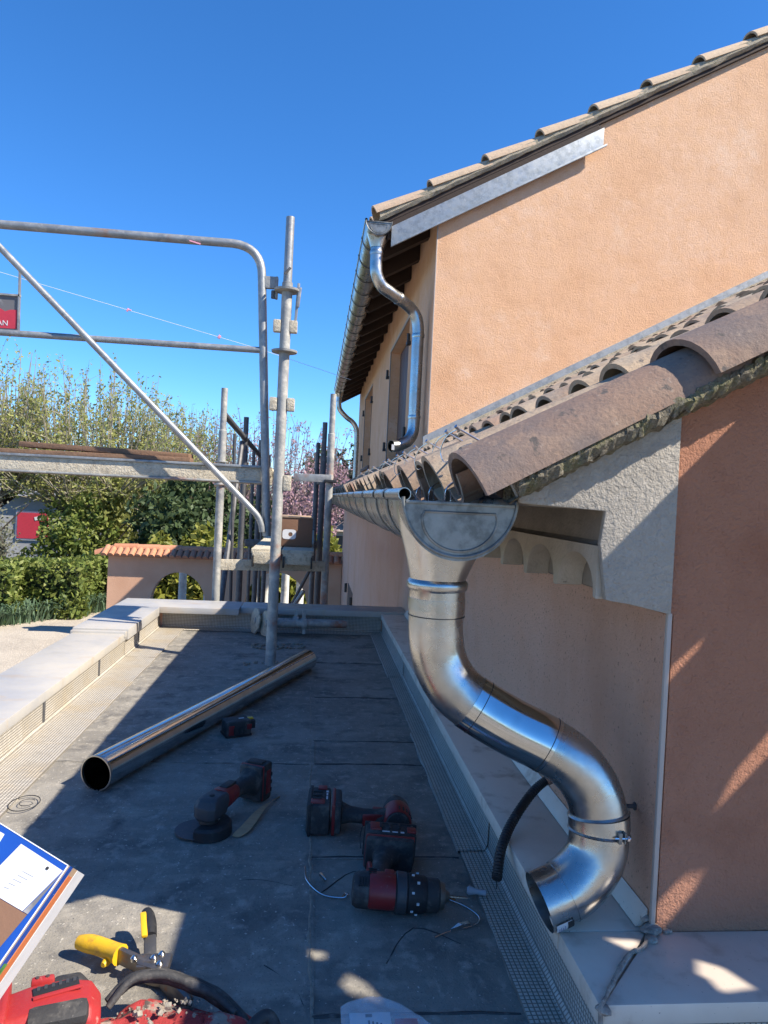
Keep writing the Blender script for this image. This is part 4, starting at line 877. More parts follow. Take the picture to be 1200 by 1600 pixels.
bt = obj('battery', rbox((.268, 0, .060), .052, .078, .118), BLACKD, ag, True, .010, local=True)
for s in (-1, 1):
    obj('side_panel', rbox((.268, s * .0395, .06), .024, .004, .075), RED, bt, True, .002, local=True)
    for q in range(3): obj('rib', rbox((.284, s * .0405, .03 + q * .025), .008, .004, .012), BLACK, bt, True, .001, local=True)
obj('latch', rbox((.262, 0, .120), .03, .05, .006), BLACK, bt, True, .002, local=True)
# curled metal/wood offcut
m = MB(); pts = smooth_path([(-.147, 1.648, .004), (-.126, 1.672, .010), (-.098, 1.755, .016), (-.074, 1.83, .010), (-.056, 1.872, .004)], 6)
for i, p in enumerate(pts):
    t = i / (len(pts) - 1); w_ = .0015 + .013 * math.sin(math.pi * min(1, t * 1.25 + .12)) ** .8 * (1 - t * .75); nrm = Vector((.92, -.38, 0)).normalized()
    m.v += [p - nrm * w_ + Vector((0, 0, .004 * math.sin(t * 5))), p + nrm * w_, p + nrm * w_ + Vector((0, 0, .0012)), p - nrm * w_ + Vector((0, 0, .0012 + .004 * math.sin(t * 5)))]
for i in range(len(pts) - 1):
    for q in range(4): m.f.append((i * 4 + q, i * 4 + (q + 1) % 4, (i + 1) * 4 + (q + 1) % 4, (i + 1) * 4 + q))
m.f += [(0, 1, 2, 3), tuple((len(pts) - 1) * 4 + q for q in (3, 2, 1, 0))]
of = obj('offcut', m, WOODL, None); tag(of, 'pointed brown offcut lying beside the angle grinder', 'offcut')
# wire and sheet scraps round the drill
def scrap(nm, pts, r, mat, lab, cat='wire', g='wire scraps round the drill'):
    o = obj(nm, MB().tube(smooth_path(pts, 6), r, 6), mat, None); tag(o, lab, cat, g); return o
scrap('wire_scrap', [(.015, 1.50, .012), (.02, 1.46, .004), (.05, 1.41, .003), (.09, 1.395, .004), (.102, 1.40, .008), (.097, 1.41, .004), (.09, 1.398, .003)], .0016, STEEL, 'loop of shiny wire left of the drill')
scrap('wire_scrap', [(.27, 1.415, .004), (.30, 1.385, .006), (.335, 1.36, .003), (.352, 1.325, .003), (.335, 1.30, .003), (.29, 1.285, .003), (.255, 1.265, .003)], .0013, STEEL, 'long thin curl of wire right of the drill chuck')
def shard(lab, pts):
    m = MB().prism(pts, 'Z', .002, .0035); me = mesh('zinc_offcut', m, ZINK_PIPE, False)
    for i, v in enumerate(me.vertices): v.co.z += .004 * math.sin(i * 2.1) + .004
    o = link('zinc_offcut', me); tag(o, lab, 'offcut', 'zinc scraps round the drill'); return o
shard('narrow bright zinc shaving above the drill bit', [(.272, 1.42), (.29, 1.395), (.315, 1.378), (.317, 1.384), (.295, 1.402), (.277, 1.425)])
shard('dark bent zinc shaving in front of the drill chuck', [(.29, 1.283), (.31, 1.29), (.33, 1.305), (.327, 1.309), (.305, 1.297), (.288, 1.288)])
shard('tiny zinc shaving tip left of the drill', [(.045, 1.475), (.056, 1.455), (.060, 1.458), (.05, 1.478)])
m = MB(); m.lathe([(0, .006), (.004, .009), (.012, .007), (.02, .005), (.038, .006), (.04, .003)], 10, Matrix.Translation((.345, 1.405, .012)) @ Matrix.Rotation(-.3, 4, 'Z'))
o = obj('grey_plug', m, M('plastic_grey', (.38, .40, .44), .6), None); tag(o, 'small grey plastic plug beside the right flashing strip', 'plug')
# pencil circle on the membrane
pc = empty('chalk_circle', (-.677, 1.811, .008), 'oval pencil mark drawn on the sunlit roof edge by the left kerb', 'mark')
obj('outer_line', MB().tube([(-.677 + .034 * math.cos(a), 1.811 + .045 * math.sin(a), .0085) for a in np.linspace(0, 6.5, 40)], .0012, 5), INK, pc)
obj('inner_line', MB().tube([(-.672 + .017 * math.cos(a), 1.815 + .020 * math.sin(a), .0085) for a in np.linspace(.6, 6.0, 24)], .0009, 5), INK, pc)
# tin snips
sn = empty('tin_snips', (-.24, 1.17, 0), 'open tin snips with yellow grips in the sun patch', 'tin snips')
def grip(pts, rs, mat, nm, par):
    s = smooth_path(pts, 6); n = len(s); r = [np.interp(i / (n - 1) * (len(rs) - 1), range(len(rs)), rs) for i in range(n)]; return obj(nm, MB().tube(s, [float(q) for q in r], 14), mat, par)
grip([(-.362, 1.226, .028), (-.335, 1.216, .030), (-.305, 1.200, .031), (-.283, 1.186, .031)], [.0105, .0145, .0140, .0140, .0165], YEL, 'yellow_grip', sn)
obj('grip_stop', MB().lathe([(-.014, .004), (-.008, .0065), (0, .007)], 12, Matrix.Translation((-.303, 1.190, .020)) @ Matrix.Rotation(1.2, 4, 'Z')), YEL, sn)
obj('handle_shank', MB().bar((-.286, 1.187, .031), (-.235, 1.160, .026), .010, .026), SNIP, sn, True, .003)
obj('black_handle', MB().bar((-.232, 1.172, .028), (-.246, 1.232, .040), .014, .020, (1, 0, 0)), GREYP, sn, True, .004)
grip([(-.243, 1.218, .040), (-.250, 1.242, .046), (-.257, 1.262, .049), (-.262, 1.274, .050)], [.011, .0125, .0115, .009], BLACK, 'black_grip', sn)
obj('yellow_insert', MB().bar((-.250, 1.208, .047), (-.264, 1.256, .059), .006, .010, (1, 0, 0)), YEL, sn, True, .002)
obj('upper_jaw', MB().bar((-.25, 1.158, .024), (-.196, 1.140, .020), .012, .030), SNIP, sn, True, .004)
obj('lower_jaw', MB().bar((-.205, 1.145, .018), (-.155, 1.092, .010), .014, .026, (.2, 0, 1)), SNIP, sn, True, .005)
obj('pivot_plate', MB().obox((-.224, 1.164, .030), .052, .036, .014), SNIP, sn, True, .004)
obj('link_plate', MB().bar((-.252, 1.164, .036), (-.222, 1.166, .036), .018, .006), SNIP, sn, True, .003)
for p in [(-.256, 1.163, .040), (-.225, 1.164, .040), (-.215, 1.176, .038), (-.213, 1.152, .038)]:
    obj('rivet', MB().lathe([(-.004, .0055), (.001, .0055), (.004, .003), (.005, .001)], 12, Matrix.Translation(p) @ Matrix.Rotation(-math.pi / 2, 4, 'Y')), CHROME, sn)
# blue carton leaning at the left edge
bx = empty('carton', (-.45, 1.0, 0), 'blue printed carton with a white paper label leaning at the lower left edge', 'carton')
TR = Vector((-.296, .95, .303)); cxw = Vector((.994, -.097, .048)); cyw = Vector((-.046, .023, .9987))
vw = (TR - Vector((0, 0, .8))).normalized()
e1 = (-108 * cxw + 67 * cyw); e1 = (e1 - vw * e1.dot(vw)).normalized(); nrm = (-vw + e1 * .30).normalized(); e1 = (e1 - nrm * e1.dot(nrm)).normalized(); e2 = nrm.cross(e1); e2 = e2 if e2.z < 0 else -e2
def fp(u, v, d=0.): return TR + e1 * u + e2 * v + nrm * d
def quad(nm, us, mat, d, th=.0006):
    f = [fp(u, v, d) for u, v in us]; b = [fp(u, v, d - th) for u, v in us]; n = len(us)
    return obj(nm, MB().add(f + b, [tuple(range(n)), tuple(reversed(range(n, 2 * n)))] + [(i, i + n, (i + 1) % n + n, (i + 1) % n) for i in range(n)]), mat, bx, False)
quad('body', [(0, 0), (.34, 0), (.34, .36), (0, .36)], CARDL, 0, .085)
quad('blue_face', [(.0005, .0005), (.34, .0005), (.34, .36), (.0005, .36)], BLUE, .0016, .0012)
quad('edge_trim', [(.0, .0), (.34, .0), (.34, .0012), (.0, .0012)], WHITE, .0022, .0016)
quad('edge_trim', [(.0, .0), (.0015, .0), (.0015, .36), (.0, .36)], WHITE, .0022, .0016)
quad('paper_label', [(.0022, .0086), (.0156, .0665), (.0805, .0683), (.070, .0076)], PAPER, .0026)
quad('paper_fold', [(.0262, .0085), (.0275, .0085), (.0198, .0664), (.0182, .0664)], WHITE, .0032)
quad('inside_flap', [(.0078, .0670), (.0805, .0690), (.30, .073), (.30, .19), (.018, .19), (.0130, .115)], CARD, .0030)
quad('dark_print', [(.0018, .012), (.0148, .0664), (.0078, .0664)], SIGNB, .0024)  # dark wedge on the carton face beside the paper label
quad('white_logo', [(.0966, .0083), (.115, .0090), (.115, .0205), (.0952, .0189)], WHITE, .0028)
for q in range(5): quad('faint_print', [(.030 + .004 * q, .030 + .006 * q), (.046 + .002 * q, .031 + .006 * q), (.046 + .002 * q, .0318 + .006 * q), (.030 + .004 * q, .0308 + .006 * q)], GREYL, .0031)
def sideq(nm, v0, v1, d0, d1, mat):
    a = [fp(-.0008, v0, d0), fp(-.0008, v1, d0), fp(-.0008, v1, d1), fp(-.0008, v0, d1)]
    obj(nm, MB().add(a + [p + e1 * .0007 for p in a], [(0, 1, 2, 3), (7, 6, 5, 4), (0, 4, 5, 1), (1, 5, 6, 2), (2, 6, 7, 3), (3, 7, 4, 0)]), mat, bx, False)
sideq('side_band', .0, .36, -.004, -.018, BLUE); sideq('side_band', .01, .36, -.022, -.040, ORNG); sideq('side_mark', .12, .135, -.008, -.022, GREEN); sideq('side_band', .0, .36, -.044, -.084, PAPER)
obj('label_dot', MB().add([fp(.0212 + .0021 * math.cos(a), .0150 + .0021 * math.sin(a), .0034) for a in np.linspace(0, 6.0, 14)], [tuple(range(14))]), INK, bx, False)
# red power tool and dirty red tool bag at the bottom edge
rt = empty('red_power_tool', (-.318, .985, 0), 'scuffed bright red power tool with black grip at the lower left', 'power tool', None, (0, 0, R(16)))
rings = []
for (x, y0, y1, z0, z1) in [(-.085, -.030, .028, .030, .088), (-.078, -.038, .036, .012, .100), (-.055, -.040, .038, .008, .104), (-.03, -.041, .040, .006, .108), (.015, -.041, .041, .006, .108), (.045, -.038, .038, .008, .102), (.058, -.028, .026, .018, .088)]:
    c = .012; rings.append([(x, y0 + c, z0), (x, y1 - c, z0), (x, y1, z0 + c), (x, y1, z1 - c), (x, y1 - c, z1), (x, y0 + c, z1), (x, y0, z1 - c), (x, y0, z0 + c)])
hb = obj('housing', MB().loft(rings), REDB, rt, True, .004, local=True)
obj('flange', rbox((-.063, 0, .060), .012, .094, .108), REDB, hb, True, .005, local=True)
obj('window', rbox((.0, .015, .1085), .058, .016, .003, Matrix.Rotation(.15, 3, 'Z')), IRON, hb, True, .001, local=True)
for q in range(6): obj('window_mark', rbox((-.022 + q * .009, .0155 + .0014 * q, .1104), .004, .008, .001), GREYP, hb, False, local=True)
obj('red_strip', rbox((.003, .002, .1095), .062, .006, .003, Matrix.Rotation(.15, 3, 'Z')), REDB, hb, True, .001, local=True)
obj('black_pad', rbox((.005, -.030, .098), .075, .030, .022, Matrix.Rotation(.3, 3, 'X')), BLACKD, hb, True, .009, local=True)
obj('hook_tab', rbox((-.018, .036, .106), .030, .012, .012), REDB, hb, True, .004, local=True)
for q in (-.025, -.012): obj('screw', MB().lathe([(.1055, .0028), (.1135, .0026)], 8, Matrix.Translation((q, .036, 0)) @ Matrix.Rotation(-math.pi / 2, 4, 'Y')), SNIP, hb, local=True)
hg = MB(); hg.loft([[(x, y, z) for (y, z) in [(-.03 + .06 * (.5 + .5 * math.cos(a)) + oy, .052 + hh * math.sin(a)) for a in np.linspace(0, 5.9, 14)]] for (x, oy, hh) in [(-.03, .035, .036), (.0, .045, .050), (.03, .045, .050), (.045, .035, .036)]])
obj('black_grip', hg, BLACKD, rt, True, .004, local=True)
bg_ = empty('tool_bag', (-.15, 1.0, 0), 'red tool bag with black piping, covered in mortar crumbs, at the bottom edge', 'bag')
m = MB(); nu, nv = 48, 24; BC = Vector((-.165, .985, .012))
for j in range(nv + 1):
    for i in range(nu):
        a = 2 * math.pi * i / nu; b = math.pi * .5 * j / nv
        p = BC + Vector((.135 * math.cos(a) * math.cos(b) ** .6, .075 * math.sin(a) * math.cos(b) ** .6, .055 * math.sin(b)))
        d = noise.noise_vector(p * 22) * .016 + noise.noise_vector(p * 55) * .007; m.v.append(p + d * (1 if j else .3))
for j in range(nv):
    for i in range(nu): m.f.append((j * nu + i, j * nu + (i + 1) % nu, (j + 1) * nu + (i + 1) % nu, (j + 1) * nu + i))
obj('bag_body', m, REDF, bg_)
for (pts, r) in [([(-.262, 1.035, .060), (-.235, 1.060, .075), (-.195, 1.072, .072), (-.155, 1.066, .064), (-.115, 1.050, .058), (-.082, 1.03, .046), (-.062, 1.01, .034), (-.05, .99, .02)], .0095), ([(-.258, 1.022, .062), (-.232, 1.048, .083), (-.19, 1.058, .083), (-.15, 1.052, .074), (-.11, 1.036, .066), (-.08, 1.016, .054)], .0062)]:
    s = smooth_path(pts, 6); obj('piping', MB().tube(s, [r * (.75 + .4 * math.sin(math.pi * i / (len(s) - 1))) * (1 + .15 * noise.noise(Vector(p) * 60)) for i, p in enumerate(s)], 10), BLACKD, bg_)
cr_ = MB()
for i in range(45):
    a = rng.gauss(0, .038); b = rng.gauss(0, .016); x, y = -.172 + a, 1.012 + b - .2 * abs(a); s = abs(rng.gauss(.0008, .0012)) + .0009
    q = ((x - BC.x) / .135) ** 2 + ((y - BC.y) / .075) ** 2
    if q > .8: continue
    z = .012 + .055 * (1 - q) ** .5 * .97 + .010
    cr_.obox((x, y, z), s * 2, s * 1.7, s * 1.4, Matrix.Rotation(rng.uniform(0, 3), 3, (rng.random(), rng.random(), 1)))
obj('crumbs', cr_, DUST, bg_, True, .0006, kind='stuff')
st_ = smooth_path([(-.075, .985, .02), (-.055, 1.000, .045), (-.035, 1.012, .052), (-.022, 1.006, .04), (-.018, .99, .02)], 6)
o = obj('black_strap', MB().tube(st_, .009, 10), BLACKD, None); tag(o, 'looped black strap poking up beside the red tool bag', 'strap')
o = obj('black_cable', MB().tube(smooth_path([(-.46, 1.03, .03), (-.42, 1.06, .035), (-.375, 1.07, .03), (-.35, 1.05, .04)], 6), .006, 8), BLACKD, None); tag(o, 'black cable running behind the red power tool', 'cable')
# clear plastic pouch
pg = empty('plastic_pouch', (.14, 1.05, 0), 'crumpled clear plastic pouch with a white label at the bottom edge', 'pouch')
m = MB(); nx, ny = 26, 22
for s in (1, -1):
    o0 = len(m.v)
    for j in range(ny + 1):
        for i in range(nx + 1):
            u, v = i / nx, j / ny; x = .075 + .135 * u + .03 * (1 - v) * 0; yv = .97 + .125 * v - .05 * (u - .35) ** 2 * 3
            h = math.sin(math.pi * u) ** .5 * math.sin(math.pi * v) ** .5 if 0 < u < 1 and 0 < v < 1 else 0
            p = Vector((x, yv, .016 + s * .012 * h)); m.v.append(p + noise.noise_vector(p * 45) * .006 * h + Vector((0, 0, .005 * abs(noise.noise(p * 90)))))
    m.f += [(o0 + j * (nx + 1) + i, o0 + j * (nx + 1) + i + 1, o0 + (j + 1) * (nx + 1) + i + 1, o0 + (j + 1) * (nx + 1) + i) for j in range(ny) for i in range(nx)]
obj('film', m, plast, pg)
lab_ = obj('label_card', MB().box((.088, .985, .016), (.150, 1.060, .018)), PAPER, pg, False)
obj('printed_mark', MB().box((.112, 1.050, .0183), (.122, 1.056, .0187)), INK, lab_, False)
for q in range(4): obj('printed_mark', MB().box((.115 + q * .006, 1.035 - .002 * q, .0183), (.118 + q * .006, 1.043 - .002 * q, .0187)), INK, lab_, False)
obj('contents', MB().box((.155, .985, .012), (.19, 1.045, .02)), PINKINK, pg, True, .003)

# ================================================================== GARDEN AND BACKGROUND
def leaf_quads(pts, size, rr, flat=.0, aspect=1.7):
    n = len(pts); P_ = np.array(pts, dtype=float)
    a = rr.normal(size=(n, 3)); a /= np.linalg.norm(a, axis=1)[:, None]
    b = rr.normal(size=(n, 3)); b -= a * (a * b).sum(1)[:, None]; b /= np.linalg.norm(b, axis=1)[:, None]
    s = size * rr.uniform(.6, 1.4, n)[:, None]
    v = np.empty((n, 4, 3)); v[:, 0] = P_ - a * s * aspect * .5; v[:, 1] = P_ + b * s * .42; v[:, 2] = P_ + a * s * aspect * .5; v[:, 3] = P_ - b * s * .42
    return v.reshape(-1, 3), np.arange(n * 4).reshape(n, 4)
def quick_mesh(name, V, F, mat):
    me = bpy.data.meshes.new(name); n = len(V); m = len(F); k_ = F.shape[1]
    me.vertices.add(n); me.vertices.foreach_set('co', np.asarray(V, dtype=np.float32).ravel())
    me.loops.add(m * k_); me.loops.foreach_set('vertex_index', F.astype(np.int32).ravel())
    me.polygons.add(m); me.polygons.foreach_set('loop_start', np.arange(0, m * k_, k_, dtype=np.int32))
    me.update(calc_edges=True); me.validate(); me.materials.append(mat); return me
def fan_tree(name, base, label, cat, h, spread, nlimb, nshoot, leafn, leafsize, lmat, tmat, bmat, seed, trunk_h=.28, lean=(0, 0), group=None, up=1.0, thick=.16, tip=.35, start=.22):
    rr = np.random.default_rng(seed); t = empty(name, base, label, cat, group); B = Vector(base)
    tr = MB(); top = B + Vector((lean[0], lean[1], h * trunk_h))
    tr.tube(smooth_path([B, B.lerp(top, .5) + Vector((rr.normal() * .1, rr.normal() * .1, 0)), top], 4), [thick * (1 - .35 * i / 8) for i in range(9)], 8)
    twig = MB(); L_ = []
    for l in range(nlimb):
        a = 2 * math.pi * (l + rr.uniform(-.3, .3)) / nlimb; ln = h * rr.uniform(.16, .26)
        s0 = top + Vector((0, 0, -h * .04 * rr.random())); e = s0 + Vector((math.cos(a) * spread * .33, math.sin(a) * spread * .33, ln * .75))
        mid = s0.lerp(e, .5) + Vector((math.cos(a) * .1, math.sin(a) * .1, -.05))
        tr.tube(smooth_path([s0, mid, e], 3), [thick * .55 * (1 - .1 * i) for i in range(7)], 6)
        for s in range(nshoot):
            f = rr.uniform(.15, 1) ** .8; p0 = s0.lerp(e, f)
            a2 = a + rr.normal() * .9; out = rr.uniform(.1, 1) ** 1.1 * spread * .62
            top_z = B.z + h * (1 - .42 * (out / (spread * .62)) ** 1.7) * rr.uniform(.80, 1.0) * up
            p2 = p0 + Vector((math.cos(a2) * out, math.sin(a2) * out, max(.4, top_z - p0.z)))
            p1 = p0.lerp(p2, .45) + Vector((math.cos(a2) * out * .16, math.sin(a2) * out * .16, -.05)) + Vector(rr.normal(size=3) * .07)
            pts = smooth_path([p0, p1, p2], 4); r0 = rr.uniform(.012, .026) * h / 6
            twig.tube(pts, [r0 * (1 - .85 * i / 8) + .0025 for i in range(9)], 4, False)
            for k_ in range(rr.integers(3, 7)):   # side twigs
                f2 = rr.uniform(.25, .95); i = int(f2 * 8); q0 = pts[i]; d = (pts[min(i + 1, 8)] - pts[max(i - 1, 0)]).normalized()
                sd = (d * 1.1 + Vector(rr.normal(size=3)) * .55).normalized() * rr.uniform(.25, .8) * h / 6
                twig.tube([q0, q0 + sd * .5 + Vector(rr.normal(size=3)) * .02, q0 + sd], [r0 * .35, r0 * .25, .003], 3, False)
                for z in range(int(leafn * .5)): L_.append(q0 + sd * rr.uniform(.15, 1.05) + Vector(rr.normal(size=3)) * .045)
            for z in range(leafn):
                f2 = rr.uniform(start, 1.02); i = min(int(f2 * 8), 7); L_.append(pts[i].lerp(pts[i + 1], f2 * 8 - i) + Vector(rr.normal(size=3)) * .06)
    obj('trunk', tr, bmat, t); obj('branches', twig, tmat, t, True)
    V, F = leaf_quads(L_, leafsize, rr); me = quick_mesh('crown', V, F, lmat); link('crown', me, t); return t
def bush(name, base, label, cat, size, n, leafsize, lmat, seed, group=None, lumps=9, boxy=False, coremat=None, density=.75):
    rr = np.random.default_rng(seed); t = empty(name, base, label, cat, group); B = np.array(base)
    sx, sy, sz = size; pts = []
    if boxy:
        p = rr.uniform(-1, 1, size=(n * 3, 3)); m_ = np.abs(p).max(1); p = p / m_[:, None] * (1 - np.abs(rr.normal(size=(n * 3, 1))) * .12); p = p[:n]
        p = np.sign(p) * np.abs(p) ** 1.0; q = p * np.array([sx / 2, sy / 2, sz / 2]) + np.array([0, 0, sz / 2])
        for i in range(n):
            w_ = noise.noise(Vector((q[i][0] * 1.3, q[i][1] * 1.3, q[i][2] * 1.3 + seed))) * .14; q[i] *= (1 + w_)
        pts = q + B
    else:
        C_ = rr.normal(size=(lumps, 3)) * np.array([sx, sy, sz]) * .22 + np.array([0, 0, sz * .52]); rad = rr.uniform(.28, .46, lumps)
        k_ = rr.integers(0, lumps, n); d = rr.normal(size=(n, 3)); d /= np.linalg.norm(d, axis=1)[:, None]; r_ = (density + (1.06 - density) * rr.random((n, 1)))
        pts = C_[k_] + d * r_ * rad[k_][:, None] * np.array([sx, sy, sz]) * .75; pts[:, 2] = np.abs(pts[:, 2]); pts = pts + B
    V, F = leaf_quads(pts, leafsize, rr); link('foliage', quick_mesh('foliage', V, F, lmat), t)
    core = MB()
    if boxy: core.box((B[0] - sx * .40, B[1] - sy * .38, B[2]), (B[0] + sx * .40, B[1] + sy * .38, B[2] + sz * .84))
    else:
        for i in range(6): core.tube(smooth_path([B, B + np.array([rr.normal() * sx * .1, rr.normal() * sy * .1, sz * .35]), B + np.array([rr.normal() * sx * .22, rr.normal() * sy * .2, sz * .75])], 3), [.05 * (1 - .12 * j) for j in range(7)], 5)
    obj('stems', core, coremat or BARK, t); return t
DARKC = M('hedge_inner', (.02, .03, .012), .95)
# arched garden wall
aw = empty('arched_wall', (-1.4, 13.5, GZ), 'rose garden wall with round arches and an orange tiled top', 'wall')
AY0, AY1 = 13.38, 13.62
def arch_panel(x0, x1, c, hw, zs, zt):
    m = MB(); n = 20; top = -.47
    up_ = [(c - hw * math.cos(math.pi * i / n), zs + (zt - zs) * math.sin(math.pi * i / n)) for i in range(n + 1)]
    for y in (AY0, AY1):
        o0 = len(m.v); m.v += [(x0, y, GZ), (x0, y, top), (c - hw, y, GZ)] + [(p[0], y, p[1]) for p in up_] + [(c + hw, y, GZ), (x1, y, GZ), (x1, y, top)] + [(p[0], y, top) for p in up_]
        ui = lambda i: o0 + 3 + i; ti = lambda i: o0 + 3 + n + 1 + 3 + i
        q = [(o0, o0 + 2, ui(0), ti(0), o0 + 1), (ui(n), o0 + 4 + n, o0 + 5 + n, o0 + 6 + n, ti(n))] + [(ui(i), ui(i + 1), ti(i + 1), ti(i)) for i in range(n)]
        m.f += q
    k_ = len(m.v) // 2; inner = [2] + [3 + i for i in range(n + 1)] + [4 + n]
    for i in range(len(inner) - 1): m.f.append((inner[i], inner[i + 1], inner[i + 1] + k_, inner[i] + k_))
    m.f.append((0, 1, 1 + k_, k_)); m.f.append((5 + n, 6 + n, 6 + n + k_, 5 + n + k_)); m.f.append((1, 6 + n, 6 + n + k_, 1 + k_))
    return m
AWM = M('garden_wall_render', (.64, .38, .245), .93, mix=[(1.5, (.56, .31, .19), .45, .75)], bump=[(60, .004)])
obj('arch_bay', arch_panel(-3.70, -1.575, -2.43, .50, -1.34, -.74), AWM, aw, False); obj('arch_bay', arch_panel(-1.574, .565, -.64, .58, -1.30, -.67), AWM, aw, False)
rf = obj('tiled_top', MB().prism([(13.24, -.47), (13.76, -.47), (13.76, -.455), (13.5, -.335), (13.24, -.455)], 'X', -3.78, .56), TILERED, aw, False)
def half(r, ln, n=8):
    m = MB()
    for q in (0, 1):
        for k_ in range(n + 1): a = math.pi * k_ / n; m.v.append((q * ln, -r * math.cos(a), r * math.sin(a)))
    m.f = [(k_, k_ + 1, n + 2 + k_, n + 1 + k_) for k_ in range(n)] + [tuple(range(n + 1)), tuple(reversed(range(n + 1, 2 * n + 2)))]; return m
rid = mesh('ridge_tile', half(.085, .42), TILERED, True, 0, 50); sma = mesh('roof_tile', half(.055, .32, 6), TILERED, True, 0, 50)
for i in range(11):
    o = link('ridge_tile', rid, rf); o.location = (-3.62 + .39 * i, 13.5, -.345); o.rotation_euler = (0, -.03, 0)
o = link('ridge_tile', rid, rf); o.location = (-3.55, 13.5, -.345); o.rotation_euler = (0, R(18), R(180))
sl_a = math.atan2(.12, .26)
for i in range(36):
    o = link('roof_tile', sma, rf); o.location = (-3.74 + .12 * i, 13.215, -.462); o.rotation_euler = (0, -sl_a, R(90))
# pergola columns behind the arches
for i, (x, y) in enumerate([(-2.62, 14.9), (-2.08, 14.7), (-1.72, 14.5), (-.92, 14.7), (-.52, 14.6), (-.22, 14.9), (-1.15, 15.2)]):
    c = empty('pergola_column', (x, y, GZ), 'white round pergola column seen through the garden arches', 'column', 'white pergola columns beyond the arches')
    obj('shaft', MB().lathe([(0, .10), (.05, .10), (.06, .085), (1.5, .078), (1.53, .10), (1.6, .10)], 16, Matrix.Translation((x, y, GZ)) @ Matrix.Rotation(-math.pi / 2, 4, 'Y')), COLM, c)
vn = MB(); rv = random.Random(5)
for i in range(26):
    x = -3.0 + i * .13; vn.tube(smooth_path([(x, 15.3 + rv.uniform(-.3, .3), -.62 + rv.uniform(-.1, .1)), (x + .3, 15.4 + rv.uniform(-.3, .3), -.70 + rv.uniform(-.2, .15)), (x + .7, 15.4 + rv.uniform(-.3, .3), -.72 + rv.uniform(-.3, .15))], 4), .016, 5)
tag(obj('bare_vine', vn, BARK, None), 'tangle of bare vine stems along the pergola behind the arches', 'vine')
# hedge and plants left of the arches
for i, (x, y, sx, sy, sz, nn) in enumerate([(-7.0, 15.2, 2.4, 1.5, 1.15, 5200), (-5.55, 15.9, 1.7, 1.6, 1.16, 5200), (-4.55, 17.2, 1.3, 1.6, 1.18, 4200)]):
    bush('clipped_hedge', (x, y, GZ), ['bushy clipped green hedge behind the driveway at the left edge', 'middle stretch of clipped green hedge behind the driveway', 'clipped green hedge end beside the rose arched wall'][i], 'hedge', (sx, sy, sz), nn, .075, LF_HEDGE, 30 + i, 'clipped hedges along the driveway', boxy=True, coremat=DARKC)
for i in range(16):
    f = i / 15; x = -6.25 + 1.75 * f; y = 13.75 + 2.55 * f; m = MB(); rr_ = random.Random(70 + i)
    for k_ in range(22):
        a = rr_.uniform(0, 6.28); l = rr_.uniform(.28, .46); bx_, by_ = x + rr_.gauss(0, .09), y + rr_.gauss(0, .09); dx, dy = math.cos(a) * .18 + .10, math.sin(a) * .16
        p = [(bx_, by_, GZ), (bx_ + dx * .4, by_ + dy * .4, GZ + l * .6), (bx_ + dx, by_ + dy, GZ + l), (bx_ + dx * 1.5, by_ + dy * 1.5, GZ + l * .93)]
        wv = Vector((-dy, dx, 0)).normalized() * .016 if abs(dx) + abs(dy) > .01 else Vector((.016, 0, 0)); o0 = len(m.v)
        for q, ww in zip(p, (1, 1, .7, .05)): m.v += [Vector(q) - wv * ww, Vector(q) + wv * ww]
        m.f += [(o0 + 2 * q, o0 + 2 * q + 1, o0 + 2 * q + 3, o0 + 2 * q + 2) for q in range(3)]
    tag(obj('iris_plant', m, LF_IRIS, None), 'clump of blade-leaved iris at the foot of the clipped hedge', 'plant', 'iris clumps along the hedge foot')
for i in range(9):
    x, y = -3.4 + i * .45, 18.2 + .5 * math.sin(i * 2.2); bush('garden_shrub', (x, y, GZ), 'leafy green shrub seen through the garden arches', 'shrub', (.9, .8, 1.0 + .3 * math.sin(i)), 700, .10, [LF_HEDGE, LF_IRIS, LF_YEL][i % 3], 50 + i, 'shrubs beyond the arches', lumps=5)
# trees
fan_tree('spring_tree', (-8.4, 20.5, GZ), 'tall upright tree with pale spring leaves, highest at far left', 'tree', 6.6, 3.8, 7, 36, 20, .055, LF_SPRING, TWIG, BARK, 1, .30, (-.7, .2), 'budding trees behind the hedge')
fan_tree('spring_tree', (-6.35, 21.2, GZ), 'wide many-stemmed tree with yellow-green spring leaves behind the deck', 'tree', 6.4, 4.2, 7, 38, 21, .055, LF_SPRING, TWIG, BARK, 2, .26, (.1, 0), 'budding trees behind the hedge')
fan_tree('spring_tree', (-4.9, 22.6, GZ), 'smaller fan-shaped budding tree right of the wide one', 'tree', 5.9, 3.8, 7, 32, 20, .055, LF_SPRING, TWIG, BARK, 3, .25, (.1, 0), 'budding trees behind the hedge')
fan_tree('bare_tree', (-3.7, 24.5, GZ), 'grey half-bare tree rising behind the dark evergreen shrub', 'tree', 5.6, 3.6, 6, 24, 4, .06, LF_GREY, TWIGP, BARK, 4, .22)
fan_tree('judas_tree', (-1.6, 24.0, GZ), 'purple-flowering tree behind the scaffold poles', 'tree', 5.8, 5.4, 8, 28, 14, .05, LF_PURP, TWIGP, BARK, 5, .18, (0, 0), None, .98)
bush('purple_shrub', (-.15, 19.5, GZ), 'dense purple-pink twiggy shrub behind the main scaffold pole', 'shrub', (2.2, 1.6, 3.2), 6500, .06, LF_PURP, 6, lumps=8)
bush('olive_shrub', (-7.75, 17.9, GZ), 'loose grey-green shrub at the left edge above the hedge', 'shrub', (2.3, 1.6, 3.0), 3600, .055, LF_GREY, 7, lumps=12, density=.3)
bush('understorey_shrub', (-6.35, 19.6, GZ), 'shadowy leafy shrub between the tree trunks left of centre', 'shrub', (2.0, 1.4, 2.4), 3600, .085, LF_HEDGE, 8, 'shrubs under the budding trees', lumps=9)
